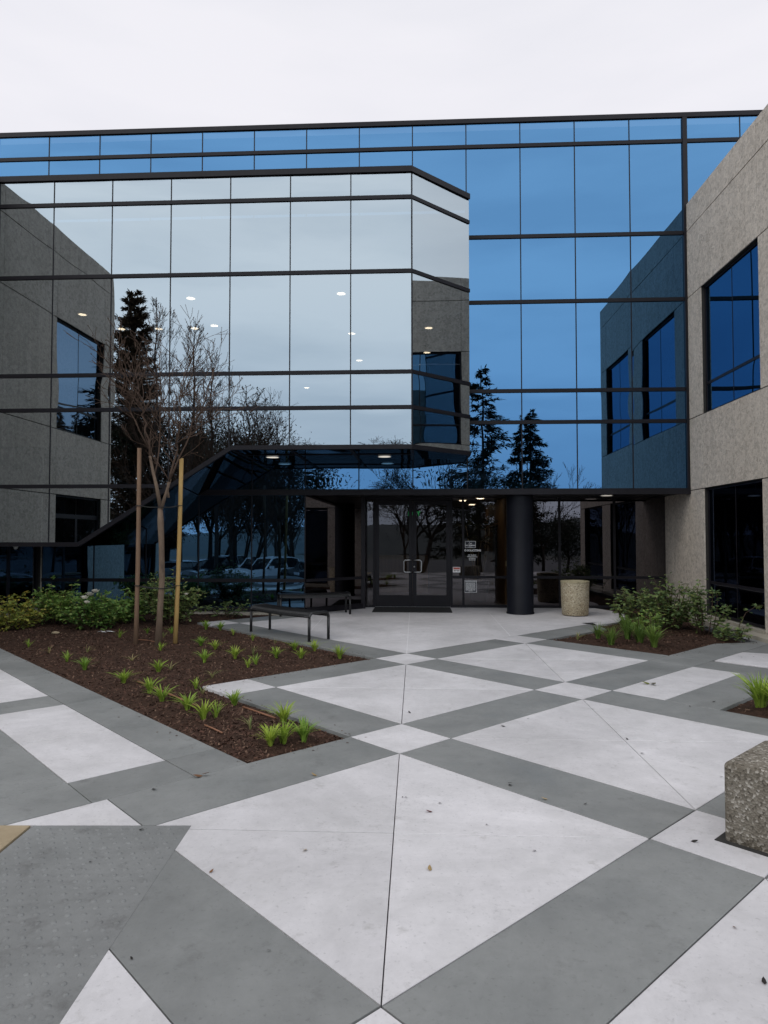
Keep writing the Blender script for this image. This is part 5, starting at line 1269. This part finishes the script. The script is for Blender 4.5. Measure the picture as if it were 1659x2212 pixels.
# ------------------------------------------------------------------ parked cars mirrored in the ground glass
def car(loc, rz, paint, label, suv=True):
    e_ = empty('parked_car', loc, rz, label=label, cat='car', group='cars in the car park, mirrored in the glass')
    H = 1.66 if suv else 1.42; Lh, Wh = 2.3, .92
    side = [(-Lh, .42), (-Lh + .05, .78), (-Lh + .16, .98), (-1.0, 1.06), (Lh - .25, 1.08), (Lh - .03, .95), (Lh, .5), (Lh - .1, .28), (-Lh + .12, .26)]
    b = MB(); n_ = len(side)
    rows = ((-Wh, .97), (-Wh*.93, 1.0), (0, 1.02), (Wh*.93, 1.0), (Wh, .97)); vs = []
    for y, s in rows: vs += [(x*s, y, .26 + (z - .26)*(.97 if abs(y) > .9*Wh else 1.0)) for x, z in side]
    fs = [(j*n_+i, j*n_+(i+1) % n_, (j+1)*n_+(i+1) % n_, (j+1)*n_+i) for j in range(4) for i in range(n_)] + [tuple(range(n_)), tuple(range(5*n_-1, 4*n_-1, -1))]
    b.add(vs, fs, 0, False)
    # cabin roof and pillars
    rf = [(-.42, H - .06), (-.1, H), (1.2, H - .01), (1.85, H - .12)]
    for i in range(3):
        (x0, z0), (x1, z1) = rf[i], rf[i+1]
        b.add([(x0, -.64, z0), (x1, -.64, z1), (x1, .64, z1), (x0, .64, z0), (x0, -.64, z0-.05), (x1, -.64, z1-.05), (x1, .64, z1-.05), (x0, .64, z0-.05)], [(0, 1, 2, 3), (7, 6, 5, 4), (0, 4, 5, 1), (2, 6, 7, 3), (0, 3, 7, 4), (1, 5, 6, 2)])
    for s in (-1, 1):
        b.bar((-1.12, s*.80, 1.05), (-.42, s*.64, H - .07), .07, .06); b.bar((.55, s*.82, 1.06), (.5, s*.65, H - .04), .07, .06); b.bar((2.12, s*.8, 1.06), (1.83, s*.64, H - .14), .09, .1)
    b.build('body', paint, e_)
    for nm, q in (('windscreen', [(-1.12, -.78, 1.05), (-1.12, .78, 1.05), (-.42, .63, H - .08), (-.42, -.63, H - .08)]), ('rear_window', [(2.1, -.78, 1.07), (1.83, -.63, H - .15), (1.83, .63, H - .15), (2.1, .78, 1.07)])):
        g_ = MB(); g_.add(q, [(0, 1, 2, 3)]); g_.build(nm, M['carglass'], e_)
    for s in (-1, 1):
        g_ = MB(); g_.add([(-1.05, s*.805, 1.06), (2.05, s*.805, 1.07), (1.8, s*.65, H - .14), (1.2, s*.65, H - .06), (-.38, s*.65, H - .1)], [(0, 1, 2, 3, 4)]); g_.build('side_window', M['carglass'], e_)
        h_ = MB(); h_.box((-Lh + .03, s*.55, .74), (-Lh + .3, s*.89, .88)); h_.build('headlight', M['lamp_lens'], e_)
        m_ = MB(); m_.box((-.95, s*.93, 1.05), (-.75, s*1.08, 1.2)); m_.build('mirror', paint, e_)
        for x in (-1.42, 1.45):
            w_ = empty('wheel', (x, s*.82, .34)); w_.parent = e_; w_.rotation_euler = (PI/2, 0, 0)
            t_ = MB(); t_.lathe([(.2, -.11), (.31, -.115), (.345, -.08), (.345, .08), (.31, .115), (.2, .11)], 22); t_.build('tyre', M['tyre'], w_)
            t_ = MB(); t_.lathe([(.0005, .08), (.06, .09), (.2, .06), (.205, .11), (.205, -.11), (.0005, -.08)], 16); t_.build('rim', M['steel'], w_)
    g_ = MB(); g_.box((-Lh - .005, -.5, .5), (-Lh + .1, .5, .72)); g_.build('grille', M['tyre'], e_)
def carat(x, d): 
    p = back(x, d); p.z = -1.2; return p
car(carat(580, 35), rad(-62), M['carw'], 'white parked SUV facing the building, mirrored in the ground glass', True)
car(carat(482, 36), rad(-65), M['card'], 'dark parked SUV mirrored left of the white one', True)
car(carat(390, 37), rad(-62), M['cars'], 'silver parked car mirrored behind the yellow stake', False)
car(carat(685, 36), rad(-60), M['card'], 'dark parked car mirrored right of the white SUV', False)
